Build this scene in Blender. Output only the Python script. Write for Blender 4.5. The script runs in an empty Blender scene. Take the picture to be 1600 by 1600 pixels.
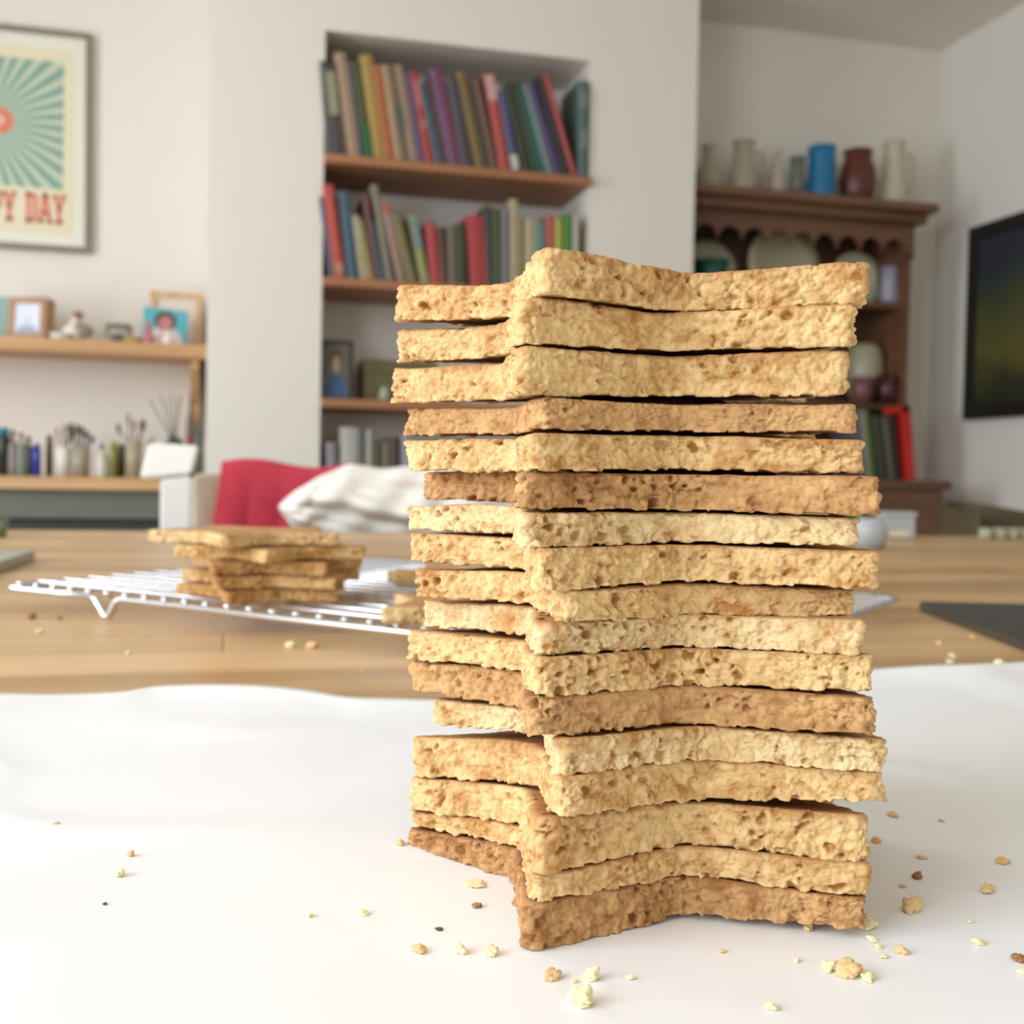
import bpy, bmesh, math, random
import numpy as np
from mathutils import Vector, Matrix
random.seed(7)
SC = bpy.context.scene
COL = SC.collection
# ------------------------------------------------------------------ camera, world, lights, exposure
TH = math.radians(14.4); CAMZ = 0.83; FPX = 1750.0; PITCH = math.atan(60/1750); ROLL = 0.02
FW = Vector((math.sin(TH)*math.cos(PITCH), math.cos(TH)*math.cos(PITCH), -math.sin(PITCH)))
R0 = Vector((math.cos(TH), -math.sin(TH), 0))
U0 = R0.cross(FW)
RT = R0*math.cos(ROLL) + U0*math.sin(ROLL)
UP = U0*math.cos(ROLL) - R0*math.sin(ROLL)
CAM = Vector((0, 0, CAMZ))
cd = bpy.data.cameras.new('camera'); cam = bpy.data.objects.new('camera', cd); COL.objects.link(cam)
m = Matrix((RT, UP, -FW)).transposed().to_4x4(); m.translation = CAM
cam.matrix_world = m
cd.sensor_width = 36; cd.lens = 36*FPX/1600; cd.clip_start = 0.01; cd.clip_end = 60
cd.dof.use_dof = True; cd.dof.focus_distance = 0.198; cd.dof.aperture_fstop = cd.lens/1.45
SC.camera = cam
SC.view_settings.view_transform = 'Standard'; SC.view_settings.look = 'None'
SC.view_settings.gamma = 1; SC.view_settings.use_curve_mapping = False
SC.view_settings.exposure = 0.0

W = bpy.data.worlds.new('world'); SC.world = W; W.use_nodes = True
bg = W.node_tree.nodes['Background']; bg.inputs[0].default_value = (0.85, 0.93, 1.0, 1); bg.inputs[1].default_value = 1.0

def area(name, loc, rot, sx, sy, power, colr):
    l = bpy.data.lights.new(name, 'AREA'); l.shape = 'RECTANGLE'; l.size = sx; l.size_y = sy
    l.energy = power; l.color = colr
    o = bpy.data.objects.new(name, l); o.location = loc; o.rotation_euler = rot; COL.objects.link(o); return o
# daylight through the left window; the side and back lights are added fill
WIN_Y0, WIN_Y1, WIN_Z0, WIN_Z1 = -1.25, 0.55, 0.98, 2.15
area('window_daylight', (-1.72, (WIN_Y0+WIN_Y1)/2, (WIN_Z0+WIN_Z1)/2), (0, -math.pi/2, 0), WIN_Z1-WIN_Z0, WIN_Y1-WIN_Y0, 52, (0.89, 0.98, 1.12))
area('added_side_fill', (-1.72, 2.15, 1.35), (0, -math.pi/2, 0), 1.5, 0.9, 31, (0.94, 0.98, 1.06))  # unseen source added to brighten the left alcove wall
area('added_back_fill', (0.6, -2.28, 1.55), (math.pi/2, 0, 0), 1.8, 1.1, 4.5, (1.0, 0.96, 0.84))  # fill light added behind the camera to lift the shaded faces

def ray(px, py):
    return FW + RT*((px-800)/FPX) + UP*((800-py)/FPX)
def atY(px, py, Y):
    d = ray(px, py); return CAM + d*(Y/d.y)
def atX(px, py, X):
    d = ray(px, py); return CAM + d*(X/d.x)
def atZ(px, py, Z):
    d = ray(px, py); return CAM + d*((Z-CAMZ)/d.z)
def proj(P):
    v = Vector(P)-CAM; f = v.dot(FW); return 800+FPX*v.dot(RT)/f, 800-FPX*v.dot(UP)/f
def z_at(X, Y, py):
    # height on the vertical line through X,Y that shows at image row py
    t = (800-py)/FPX
    a = X*UP.x + Y*UP.y; b = X*FW.x + Y*FW.y
    return CAMZ + (t*b - a)/(UP.z - t*FW.z)

# ------------------------------------------------------------------ materials
def srgb(r, g, b):
    f = lambda c: (c/255/12.92) if c/255 <= 0.04045 else ((c/255+0.055)/1.055)**2.4
    return (f(r), f(g), f(b), 1)
MATS = {}
def mat(name, rgb, rough=0.6, metal=0.0, var=0.08, scale=8.0, bump=0.0, bscale=60.0, trans=0.0, alpha=None, lin=False, spec=None):
    if name in MATS: return MATS[name]
    M = bpy.data.materials.new(name); M.use_nodes = True; nt = M.node_tree; b = nt.nodes['Principled BSDF']
    c = rgb if lin else srgb(*rgb)
    tc = nt.nodes.new('ShaderNodeTexCoord')
    n = nt.nodes.new('ShaderNodeTexNoise'); n.inputs['Scale'].default_value = scale; n.inputs['Detail'].default_value = 4
    nt.links.new(tc.outputs['Object'], n.inputs['Vector'])
    mx = nt.nodes.new('ShaderNodeMix'); mx.data_type = 'RGBA'
    mx.inputs[6].default_value = tuple(x*(1-var) for x in c[:3])+(1,); mx.inputs[7].default_value = tuple(min(1, x*(1+var)) for x in c[:3])+(1,)
    nt.links.new(n.outputs['Fac'], mx.inputs[0]); nt.links.new(mx.outputs[2], b.inputs['Base Color'])
    b.inputs['Roughness'].default_value = rough; b.inputs['Metallic'].default_value = metal
    if spec is not None: b.inputs['Specular IOR Level'].default_value = spec
    if trans: b.inputs['Transmission Weight'].default_value = trans; b.inputs['IOR'].default_value = 1.45
    if bump:
        n2 = nt.nodes.new('ShaderNodeTexNoise'); n2.inputs['Scale'].default_value = bscale; n2.inputs['Detail'].default_value = 5
        nt.links.new(tc.outputs['Object'], n2.inputs['Vector'])
        bp = nt.nodes.new('ShaderNodeBump'); bp.inputs['Strength'].default_value = bump; bp.inputs['Distance'].default_value = 0.002
        nt.links.new(n2.outputs['Fac'], bp.inputs['Height']); nt.links.new(bp.outputs['Normal'], b.inputs['Normal'])
    MATS[name] = M; return M

def wood(name, c1, c2, rough=0.5, axis='X', scale=1.0, rand=0.0):
    if name in MATS: return MATS[name]
    M = bpy.data.materials.new(name); M.use_nodes = True; nt = M.node_tree; N = nt.nodes; L = nt.links; b = N['Principled BSDF']
    tc = N.new('ShaderNodeTexCoord'); mp = N.new('ShaderNodeMapping')
    s = {'X': (3, 45, 45), 'Y': (45, 3, 45), 'Z': (45, 45, 3)}[axis]
    mp.inputs['Scale'].default_value = tuple(v*scale for v in s)
    oi = N.new('ShaderNodeObjectInfo'); vm = N.new('ShaderNodeVectorMath'); vm.operation = 'ADD'
    sc = N.new('ShaderNodeMath'); sc.operation = 'MULTIPLY'; sc.inputs[1].default_value = 37.0
    L.new(oi.outputs['Random'], sc.inputs[0]); L.new(tc.outputs['Object'], mp.inputs['Vector'])
    L.new(mp.outputs['Vector'], vm.inputs[0]); L.new(sc.outputs[0], vm.inputs[1])
    n = N.new('ShaderNodeTexNoise'); n.inputs['Scale'].default_value = 1; n.inputs['Detail'].default_value = 6; n.inputs['Distortion'].default_value = 0.6
    L.new(vm.outputs[0], n.inputs['Vector'])
    cr = N.new('ShaderNodeValToRGB'); cr.color_ramp.elements[0].position = 0.3; cr.color_ramp.elements[1].position = 0.72
    cr.color_ramp.elements[0].color = srgb(*c1); cr.color_ramp.elements[1].color = srgb(*c2)
    L.new(n.outputs['Fac'], cr.inputs['Fac'])
    if rand:
        hs = N.new('ShaderNodeHueSaturation'); mr = N.new('ShaderNodeMapRange')
        mr.inputs['To Min'].default_value = 1-rand; mr.inputs['To Max'].default_value = 1+rand
        L.new(oi.outputs['Random'], mr.inputs['Value']); L.new(mr.outputs[0], hs.inputs['Value']); L.new(cr.outputs['Color'], hs.inputs['Color'])
        L.new(hs.outputs['Color'], b.inputs['Base Color'])
    else: L.new(cr.outputs['Color'], b.inputs['Base Color'])
    b.inputs['Roughness'].default_value = rough
    bp = N.new('ShaderNodeBump'); bp.inputs['Strength'].default_value = 0.15; bp.inputs['Distance'].default_value = 0.001
    L.new(n.outputs['Fac'], bp.inputs['Height']); L.new(bp.outputs['Normal'], b.inputs['Normal'])
    MATS[name] = M; return M

# ------------------------------------------------------------------ object helpers
def tag(o, label=None, cat=None, group=None, kind=None):
    if label: o['label'] = label
    if cat: o['category'] = cat
    if group: o['group'] = group
    if kind: o['kind'] = kind
    return o
def thing(name, label, cat, loc=(0, 0, 0), rz=0, group=None):
    o = bpy.data.objects.new(name, None); o.empty_display_size = 0.02; COL.objects.link(o)
    o.location = loc; o.rotation_euler = (0, 0, rz); return tag(o, label, cat, group)
def link(name, me, material, parent=None, loc=None):
    o = bpy.data.objects.new(name, me); COL.objects.link(o)
    if material is not None and not me.materials:
        me.materials.append(material)
    if parent: o.parent = parent
    if loc is not None: o.location = loc
    return o
def frombm(name, bm, material, parent=None, loc=None, smooth=False):
    me = bpy.data.meshes.new(name); bm.normal_update(); bm.to_mesh(me); bm.free()
    if smooth: me.shade_smooth()
    return link(name, me, material, parent, loc)
def bm_box(bm, x0, x1, y0, y1, z0, z1, bev=0.0, mtx=None):
    r = bmesh.ops.create_cube(bm, size=1)
    vs = r['verts']
    for v in vs:
        v.co = Vector((x0+(v.co.x+.5)*(x1-x0), y0+(v.co.y+.5)*(y1-y0), z0+(v.co.z+.5)*(z1-z0)))
    if bev > 0:
        es = list({e for v in vs for e in v.link_edges})
        r2 = bmesh.ops.bevel(bm, geom=es, offset=bev, segments=2, affect='EDGES', profile=0.7)
        vs = list({v for f in r2['faces'] for v in f.verts} | {v for v in vs if v.is_valid})
    if mtx is not None: bmesh.ops.transform(bm, matrix=mtx, verts=vs)
    return vs
def box(name, x0, x1, y0, y1, z0, z1, material, parent=None, bev=0.0, mtx=None, loc=None):
    bm = bmesh.new(); bm_box(bm, x0, x1, y0, y1, z0, z1, bev, mtx)
    return frombm(name, bm, material, parent, loc)
def lathe(name, prof, material, parent=None, loc=None, seg=28, mtx=None, smooth=True):
    bm = bmesh.new(); rings = []
    for r, z in prof:
        if r < 1e-5: rings.append([bm.verts.new((0, 0, z))])
        else: rings.append([bm.verts.new((r*math.cos(2*math.pi*k/seg), r*math.sin(2*math.pi*k/seg), z)) for k in range(seg)])
    for a, b in zip(rings, rings[1:]):
        for k in range(seg):
            k2 = (k+1) % seg
            if len(a) == 1 and len(b) == 1: continue
            if len(a) == 1: bm.faces.new((a[0], b[k2], b[k]))
            elif len(b) == 1: bm.faces.new((a[k], a[k2], b[0]))
            else: bm.faces.new((a[k], a[k2], b[k2], b[k]))
    bmesh.ops.recalc_face_normals(bm, faces=bm.faces)
    if mtx is not None: bmesh.ops.transform(bm, matrix=mtx, verts=bm.verts)
    return frombm(name, bm, material, parent, loc, smooth)
def bm_tube(bm, pts, rad, seg=8, cap=True):
    pts = [Vector(p) for p in pts]; n = len(pts); rings = []
    t0 = (pts[1]-pts[0]).normalized(); up = Vector((0, 0, 1)) if abs(t0.z) < .9 else Vector((1, 0, 0))
    a = t0.cross(up).normalized()
    for i, p in enumerate(pts):
        t = (pts[min(i+1, n-1)]-pts[max(i-1, 0)]).normalized()
        a = (a - t*a.dot(t)).normalized(); b = t.cross(a)
        r = rad[i] if isinstance(rad, (list, tuple)) else rad
        rings.append([bm.verts.new(p + a*(r*math.cos(2*math.pi*k/seg)) + b*(r*math.sin(2*math.pi*k/seg))) for k in range(seg)])
    for r1, r2 in zip(rings, rings[1:]):
        for k in range(seg): bm.faces.new((r1[k], r1[(k+1) % seg], r2[(k+1) % seg], r2[k]))
    if cap: bm.faces.new(rings[0][::-1]); bm.faces.new(rings[-1])
def tube(name, pts, rad, material, parent=None, seg=8, loc=None):
    bm = bmesh.new(); bm_tube(bm, pts, rad, seg); bmesh.ops.recalc_face_normals(bm, faces=bm.faces)
    return frombm(name, bm, material, parent, loc, True)
def extrude_poly(name, pts, thick, material, parent=None, loc=None, plane='XZ'):
    # flat outline in XZ, extruded along Y by thick
    bm = bmesh.new()
    f = [bm.verts.new((x, 0, z)) for x, z in pts]; g = [bm.verts.new((x, thick, z)) for x, z in pts]
    bm.faces.new(f); bm.faces.new(g[::-1]); n = len(pts)
    for i in range(n): bm.faces.new((f[i], g[i], g[(i+1) % n], f[(i+1) % n]))
    bmesh.ops.recalc_face_normals(bm, faces=bm.faces)
    return frombm(name, bm, material, parent, loc)
def npmesh(name, V, Q, T=None):
    me = bpy.data.meshes.new(name); T = np.zeros((0, 3), int) if T is None else T
    me.vertices.add(len(V)); me.vertices.foreach_set('co', V.astype(np.float32).ravel())
    nl = Q.size+T.size; me.loops.add(nl); me.loops.foreach_set('vertex_index', np.concatenate([Q.ravel(), T.ravel()]).astype(np.int32))
    me.polygons.add(len(Q)+len(T))
    st = np.concatenate([np.arange(len(Q))*4, len(Q)*4+np.arange(len(T))*3]).astype(np.int32)
    me.polygons.foreach_set('loop_start', st)
    me.update(calc_edges=True); me.validate(); me.shade_smooth(); return me

# numpy noise
def _h(ix, iy, iz, s):
    n = (ix*374761393 + iy*668265263 + iz*2147483647 + s*1274126177) & 0xffffffff
    n = ((n ^ (n >> 13))*1274126177) & 0xffffffff
    n = ((n ^ (n >> 16))*2246822519) & 0xffffffff
    return ((n ^ (n >> 15)) & 0xffffff)/float(0x1000000)
def vnoise(P, scale, seed=0):
    p = P/scale; i = np.floor(p).astype(np.int64); f = p-i; f = f*f*(3-2*f); r = 0
    for dx in (0, 1):
        wx = f[:, 0] if dx else 1-f[:, 0]
        for dy in (0, 1):
            wy = f[:, 1] if dy else 1-f[:, 1]
            for dz in (0, 1):
                wz = f[:, 2] if dz else 1-f[:, 2]
                r = r + wx*wy*wz*_h(i[:, 0]+dx, i[:, 1]+dy, i[:, 2]+dz, seed)
    return r*2-1
def fbm(P, scale, seed=0, oct=3):
    a = 1.0; r = 0
    for k in range(oct): r = r+a*vnoise(P, scale/(2**k), seed+k*17); a *= .5
    return r
def cell(P, scale, seed=0):
    p = P/scale; i = np.floor(p).astype(np.int64); best = np.full(len(P), 9.0); rid = np.zeros(len(P))
    for dx in (-1, 0, 1):
        for dy in (-1, 0, 1):
            for dz in (-1, 0, 1):
                c = (i[:, 0]+dx, i[:, 1]+dy, i[:, 2]+dz)
                d = (c[0]+_h(*c, seed)-p[:, 0])**2 + (c[1]+_h(*c, seed+1)-p[:, 1])**2 + (c[2]+_h(*c, seed+2)-p[:, 2])**2
                k = d < best; best = np.where(k, d, best); rid = np.where(k, _h(*c, seed+3), rid)
    return np.sqrt(best), rid
# ------------------------------------------------------------------ the room (X along the far wall, Y into depth)
YB, YC, XR, XL, ZC, YN = 3.63, 3.28, 2.51, -1.7, 2.40, -2.3
CX0, CX1 = -0.054, 1.41            # chimney breast
AX0, AX1 = 0.264, 1.062            # recess in it
AZ1 = 2.085; AD = 0.29
wallm = mat('wall_paint', (236, 230, 220), .75, var=.02, scale=3, bump=.08, bscale=120)
ceilm = mat('ceiling_paint', (238, 235, 222), .8, var=.02, scale=2)
floorm = wood('floor_wood', (128, 116, 84), (158, 146, 108), .5, 'X', .4)
whitem = mat('white_gloss_paint', (240, 238, 232), .35, var=.02)
def struct(o): o['kind'] = 'structure'; return o
struct(box('floor', XL-.1, XR+.1, YN-.1, YB+.1, -.1, 0, floorm))
struct(box('ceiling', XL-.1, XR+.1, YN-.1, YB+.1, ZC, ZC+.1, ceilm))
struct(box('wall_right', XR, XR+.1, YN-.1, YB+.1, 0, ZC, wallm))
struct(box('wall_far', XL-.1, XR, YB, YB+.1, 0, ZC, wallm))
def wall_with_holes(name, along, pos, thick, a0, a1, holes):
    bm = bmesh.new()
    def b(p0, p1, z0, z1):
        if along == 'Y': bm_box(bm, pos, pos+thick, p0, p1, z0, z1)
        else: bm_box(bm, p0, p1, pos, pos+thick, z0, z1)
    c = a0
    for (h0, h1, z0, z1) in holes:
        b(c, h0, 0, ZC)
        if z0 > 0: b(h0, h1, 0, z0)
        b(h0, h1, z1, ZC); c = h1
    b(c, a1, 0, ZC)
    return struct(frombm(name, bm, wallm))
wall_with_holes('wall_left', 'Y', XL-.1, .1, YN-.1, YB, [(WIN_Y0, WIN_Y1, WIN_Z0, WIN_Z1), (1.7, 2.6, .6, 2.1)])
wall_with_holes('wall_near', 'X', YN-.1, .1, XL, XR, [(-.3, 1.5, 1.0, 2.1)])
def winframe(name, along, pos, a0, a1, z0, z1, nm):
    root = struct(bpy.data.objects.new(name, None)); COL.objects.link(root)
    def b(n, p0, p1, q0, q1):
        if along == 'Y': return box(n, pos-.04, pos+.0, p0, p1, q0, q1, whitem, root, .004)
        return box(n, p0, p1, pos-.04, pos, q0, q1, whitem, root, .004)
    b('window_frame', a0, a0+.05, z0, z1); b('window_frame', a1-.05, a1, z0, z1)
    b('window_frame', a0+.05, a1-.05, z0, z0+.05); b('window_frame', a0+.05, a1-.05, z1-.05, z1)
    for k in range(1, nm):
        x = a0+(a1-a0)*k/nm; b('mullion', x-.02, x+.02, z0+.05, z1-.05)
winframe('window_1', 'Y', XL-.05, WIN_Y0, WIN_Y1, WIN_Z0, WIN_Z1, 2)
winframe('added_side_window', 'Y', XL-.05, 1.7, 2.6, .6, 2.1, 1)  # unseen opening added for the side fill light
winframe('added_back_window', 'X', YN-.05, -.3, 1.5, 1.0, 2.1, 2)  # unseen opening added to carry the back fill light
# chimney breast with a tall recess for books
bm = bmesh.new()
bm_box(bm, CX0, AX0, YC, YB, 0, ZC); bm_box(bm, AX1, CX1, YC, YB, 0, ZC)
bm_box(bm, AX0, AX1, YC, YB, AZ1, ZC); bm_box(bm, AX0, AX1, YC+AD, YB, 0, AZ1)
struct(frombm('wall_chimney_breast', bm, wallm))
struct(box('baseboard_far', CX0, CX1, YC-.015, YC, 0, .12, whitem, bev=.003))

# ------------------------------------------------------------------ alcove shelves
shelfwood = wood('shelf_oak_stain', (150, 100, 66), (188, 132, 90), .5, 'X', .5)
pale_oak = wood('shelf_pale_oak', (190, 145, 95), (222, 180, 130), .5, 'X', .5)
SH = [atY(498, 239, YC-.03).z, atY(498, 431.5, YC-.03).z, atY(498, 622, YC-.03).z]
SH.append(SH[2]-.37); SH.append(SH[3]-.37)
labels = ['topmost stained wooden shelf across the chimney recess under the leaning books', 'second stained wooden shelf in the chimney recess, holding red, teal and green books',
          'third stained wooden shelf in the chimney recess, under the black photo frame', 'fourth wooden shelf in the chimney recess, behind the white cloth', 'lowest wooden shelf in the chimney recess, hidden behind the table']
for z, lb in zip(SH, labels):
    tag(box('alcove_shelf', AX0, AX1, YC-.035, YC+AD, z-.024, z, shelfwood, bev=.002), lb, 'shelf', 'shelves in the chimney recess')

# ------------------------------------------------------------------ books
def rgbmat(rgb, rough=.55):
    rgb = tuple(int(c*.86+g*.14) for c, g in zip(rgb, (92, 84, 66)))  # haze put into the colour: covers mixed towards dull olive
    return mat('cover_%d_%d_%d' % rgb, rgb, rough, var=.18, scale=25)
pagem = mat('book_pages', (222, 212, 190), .8, var=.1, scale=200)
def book(px_b, px_t, py_t, wpx, rgb, label, group, zs, Y=YC-.012, depth=.16, band=None, xfix=None):
    B = atY(px_b, 400, Y); d = (Vector((B.x, Y, 0))).length
    # intersection of image column px_b with the shelf top
    for _ in range(4):
        q = proj((B.x, Y, zs)); B.x += (px_b-q[0])*d/FPX
    T = atY(px_t, py_t, Y)
    h = math.hypot(T.x-B.x, T.z-zs); a = math.atan2(T.x-B.x, T.z-zs)
    w = wpx*d/FPX/math.cos(TH)*math.cos(a)*.97
    # rest on the lower corner when leaning
    r = thing('book', label, 'book', (B.x, Y, zs+abs(math.sin(a))*w/2+.0005), 0, group); r.rotation_euler = (0, a, 0)
    m_ = rgbmat(rgb); t = .0025; bm = bmesh.new()
    bm_box(bm, -w/2, -w/2+t, 0, depth, 0, h, .0006); bm_box(bm, w/2-t, w/2, 0, depth, 0, h, .0006)
    # rounded spine
    n = 5; pr = [(-w/2+w*k/n, -.004*math.sin(math.pi*k/n)) for k in range(n+1)]
    fr = [[bm.verts.new((x, y, z)) for x, y in pr] + [bm.verts.new((x, .003, z)) for x, y in pr[::-1]] for z in (0, h)]
    bm.faces.new(fr[0]); bm.faces.new(fr[1][::-1]); L_ = len(fr[0])
    for k in range(L_): bm.faces.new((fr[0][k], fr[0][(k+1) % L_], fr[1][(k+1) % L_], fr[1][k]))
    bmesh.ops.recalc_face_normals(bm, faces=bm.faces)
    frombm('cover', bm, m_, r)
    box('page_block', -w/2+t, w/2-t, .003, depth-.004, .003, h-.004, pagem, r)
    if band:
        for z0, z1, c in band:
            o = box('spine_panel', -w*.42, w*.42, -.0048, -.0005, h*z0, h*z1, rgbmat(c), r)
            o['label'] = 'printed panel on the spine'
    return r
R1 = [ # px bottom, px top, y top, width, colour, name, bands
 (515, 504, 96, 9, (95, 98, 92), 'dark grey green', None),
 (529, 514, 104, 17, (72, 70, 74), 'charcoal with a cream upper label', [(.45, .93, (165, 160, 132))]),
 (541, 522, 98, 6, (92, 68, 42), 'thin dark brown', None),
 (553, 531, 84, 17, (182, 152, 124), 'tall pale beige', None),
 (564, 544, 96, 7, (112, 96, 106), 'thin mauve brown', None),
 (576, 556, 98, 14, (74, 84, 52), 'olive green with a bright green foot', [(.02, .35, (40, 110, 62))]),
 (594, 571, 88, 19, (188, 152, 82), 'tall mustard yellow', None),
 (611, 589, 103, 14, (184, 98, 54), 'burnt orange', None),
 (624, 601, 103, 12, (182, 158, 124), 'cream', None),
 (636, 612, 104, 10, (110, 88, 62), 'brown with a teal band', [(.3, .6, (70, 98, 88))]),
 (647, 622, 103, 12, (168, 142, 116), 'light tan', None),
 (659, 635, 116, 11, (98, 78, 116), 'muted purple', None),
 (672, 646, 115, 14, (178, 62, 66), 'crimson with a pink title block', [(.62, .9, (196, 112, 118)), (.38, .48, (190, 120, 105))]),
 (685, 660, 132, 10, (66, 102, 118), 'slate teal', None),
 (695, 670, 122, 9, (84, 54, 56), 'dark maroon', None),
 (707, 677, 110, 12, (128, 86, 126), 'mauve', None),
 (716, 688, 110, 8, (126, 46, 76), 'dark magenta', None),
 (727, 703, 126, 12, (88, 82, 98), 'grey slate', None),
 (738, 713, 128, 8, (58, 50, 46), 'thin black brown', None),
 (750, 719, 114, 13, (138, 112, 60), 'olive gold', None),
 (762, 732, 122, 9, (62, 54, 40), 'very dark olive', None),
 (773, 743, 124, 12, (116, 84, 72), 'chestnut brown', None),
 (789, 763, 117, 17, (190, 84, 74), 'coral red with a pink and white head', [(.72, .98, (224, 176, 176))]),
 (806, 783, 142, 13, (84, 88, 130), 'dusty blue with a white foot', [(.02, .2, (228, 222, 210))]),
 (824, 795, 132, 15, (50, 56, 40), 'blackish green', None),
 (838, 806, 130, 10, (44, 64, 40), 'bottle green', None),
 (849, 813, 134, 10, (24, 98, 88), 'bright teal', None),
 (860, 820, 134, 10, (128, 146, 146), 'pale grey blue', None),
 (873, 829, 131, 13, (80, 62, 112), 'deep violet', None),
 (886, 842, 120, 10, (46, 42, 38), 'near black', None),
 (898, 852, 118, 9, (186, 80, 82), 'rose red', None),
 (911, 911, 127, 16, (84, 114, 110), 'upright mottled teal', [(.3, .5, (120, 140, 140)), (.7, .9, (120, 140, 140))]),
]
for i, (a, b_, t, w, c, nm, bd) in enumerate(R1):
    book(a, b_, t, w, c, '%s book on the top recess shelf, %s' % (nm.split(' with')[0], 'last on the right' if i == 31 else 'leftmost' if i == 0 else 'right of the %s one' % R1[i-1][5].split(' with')[0]), 'books on the top recess shelf', SH[0], band=bd, depth=.17)
R2 = [
 (519, 502, 308, 7, (104, 92, 120), 'slim lavender grey', None),
 (531, 512, 290, 17, (204, 84, 74), 'bright red', [(.04, .16, (196, 140, 110))]),
 (552, 537, 300, 17, (66, 96, 116), 'blue teal', None),
 (569, 556, 338, 12, (178, 168, 134), 'cream', None),
 (579, 563, 345, 7, (168, 162, 84), 'thin yellow green', None),
 (588, 572, 306, 11, (108, 62, 62), 'maroon', None),
 (598, 582, 350, 11, (60, 86, 92), 'dark teal', None),
 (610, 585, 290, 12, (138, 128, 114), 'warm grey', None),
 (628, 601, 316, 13, (168, 134, 120), 'dusty pink with a red head', [(.86, .97, (200, 90, 90))]),
 (645, 618, 336, 16, (128, 118, 78), 'olive', None),
 (665, 644, 338, 14, (164, 164, 102), 'pale green with a blue upper half', [(.5, .96, (126, 148, 150))]),
 (682, 672, 350, 17, (186, 66, 70), 'crimson', None),
 (695, 689, 356, 10, (88, 60, 46), 'dark brown', None),
 (708, 705, 354, 14, (118, 108, 84), 'grey olive', None),
 (723, 720, 350, 15, (58, 64, 42), 'dark green', None),
 (748, 742, 338, 27, (184, 60, 66), 'thick scarlet', None),
 (766, 762, 322, 11, (58, 64, 56), 'black green', None),
 (777, 775, 326, 12, (76, 84, 40), 'moss green', None),
 (790, 789, 328, 13, (128, 124, 134), 'lilac grey', None),
 (804, 803, 312, 13, (188, 174, 140), 'tall ivory', None),
 (815, 814, 340, 9, (152, 132, 92), 'tan', None),
 (827, 827, 343, 13, (198, 184, 150), 'pale cream', None),
 (838, 838, 345, 8, (150, 166, 132), 'sage green', None),
 (847, 847, 347, 9, (96, 138, 150), 'sky blue', None),
 (860, 860, 337, 14, (194, 96, 82), 'terracotta red', None),
 (873, 873, 343, 11, (190, 190, 78), 'lime yellow', None),
 (887, 887, 335, 14, (76, 144, 56), 'leaf green', None),
 (900, 900, 337, 10, (196, 192, 182), 'white', None),
]
for i, (a, b_, t, w, c, nm, bd) in enumerate(R2):
    book(a, b_, t, w, c, '%s book on the second recess shelf, %s' % (nm.split(' with')[0], 'leftmost' if i == 0 else 'right of the %s one' % R2[i-1][5].split(' with')[0]), 'books on the second recess shelf', SH[1], band=bd, depth=.17)
R4 = [(522, 518, 692, 16, (150, 142, 152), 'lilac grey'), (546, 546, 668, 27, (196, 194, 188), 'thick white'), (566, 566, 676, 9, (96, 100, 98), 'mid grey'), (577, 577, 672, 9, (188, 184, 178), 'thin white'),
      (590, 590, 690, 14, (82, 80, 62), 'dark olive'), (603, 603, 690, 10, (120, 118, 96), 'khaki'), (618, 616, 685, 16, (82, 62, 58), 'dark maroon brown'), (638, 637, 680, 20, (170, 162, 172), 'pale lilac')]
for i, (a, b_, t, w, c, nm) in enumerate(R4):
    book(a, b_, t, w, c, '%s book on the fourth recess shelf, %s' % (nm, 'leftmost' if i == 0 else 'right of the %s one' % R4[i-1][5]), 'books on the fourth recess shelf', SH[3])
# ------------------------------------------------------------------ pictures and frames
def photo_frame(name, label, cat, C, w, h, fw, framem, innerm, matw=0, matm=None, tilt=0.12, rz=0, thick=.018):
    """standing or hanging picture; C = bottom centre of its front, faces -Y before rotation"""
    r = thing(name, label, cat, C, rz); r.rotation_euler = (-tilt, 0, rz)
    for (x0, x1, z0, z1) in ((-w/2, w/2, 0, fw), (-w/2, w/2, h-fw, h), (-w/2, -w/2+fw, fw, h-fw), (w/2-fw, w/2, fw, h-fw)):
        o = box('frame_rail' if z1-z0 < x1-x0 else 'frame_stile', x0, x1, 0, thick, z0, z1, framem, r, .0015)
    if matm: box('mat_board', -w/2+fw, w/2-fw, .006, .008, fw, h-fw, matm, r)
    e = fw+matw
    box('picture', -w/2+e, w/2-e, .004, .0058, e, h-e, innerm, r)
    box('backing', -w/2+fw, w/2-fw, .0085, thick-.002, fw, h-fw, mat('frame_backing', (120, 95, 70)), r)
    return r
def simple_nodes(name):
    M = bpy.data.materials.new(name); M.use_nodes = True; return M, M.node_tree.nodes, M.node_tree.links, M.node_tree.nodes['Principled BSDF']

# poster: sunburst print in a grey frame on the left wall
PYF = YB-.025
p1 = atY(143, 54, PYF); p2 = atY(146, 393, PYF)
pr_x = p1.x; ztop = atY(143, 52, PYF).z; zbot = atY(143, 395, PYF).z
ph = ztop-zbot; pw = .58; pcx = pr_x-pw/2
S = 3.36/FPX  # metres per pixel about there
post = thing('sunburst_poster', 'large framed sunburst poster with red lettering on the left wall', 'poster', (pcx, PYF, zbot))
grey = mat('poster_frame_grey', (132, 126, 108), .45, var=.04)
fwid = .016
for (x0, x1, z0, z1) in ((-pw/2, pw/2, 0, fwid), (-pw/2, pw/2, ph-fwid, ph), (-pw/2, -pw/2+fwid, fwid, ph-fwid), (pw/2-fwid, pw/2, fwid, ph-fwid)):
    box('frame_rail' if z1-z0 < x1-x0 else 'frame_stile', x0, x1, 0, .024, z0, z1, grey, post, .002)
box('mat_board', -pw/2+fwid, pw/2-fwid, .012, .02, fwid, ph-fwid, mat('poster_mat', (236, 232, 216), .6, var=.01), post)
pos_in = .052
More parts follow.
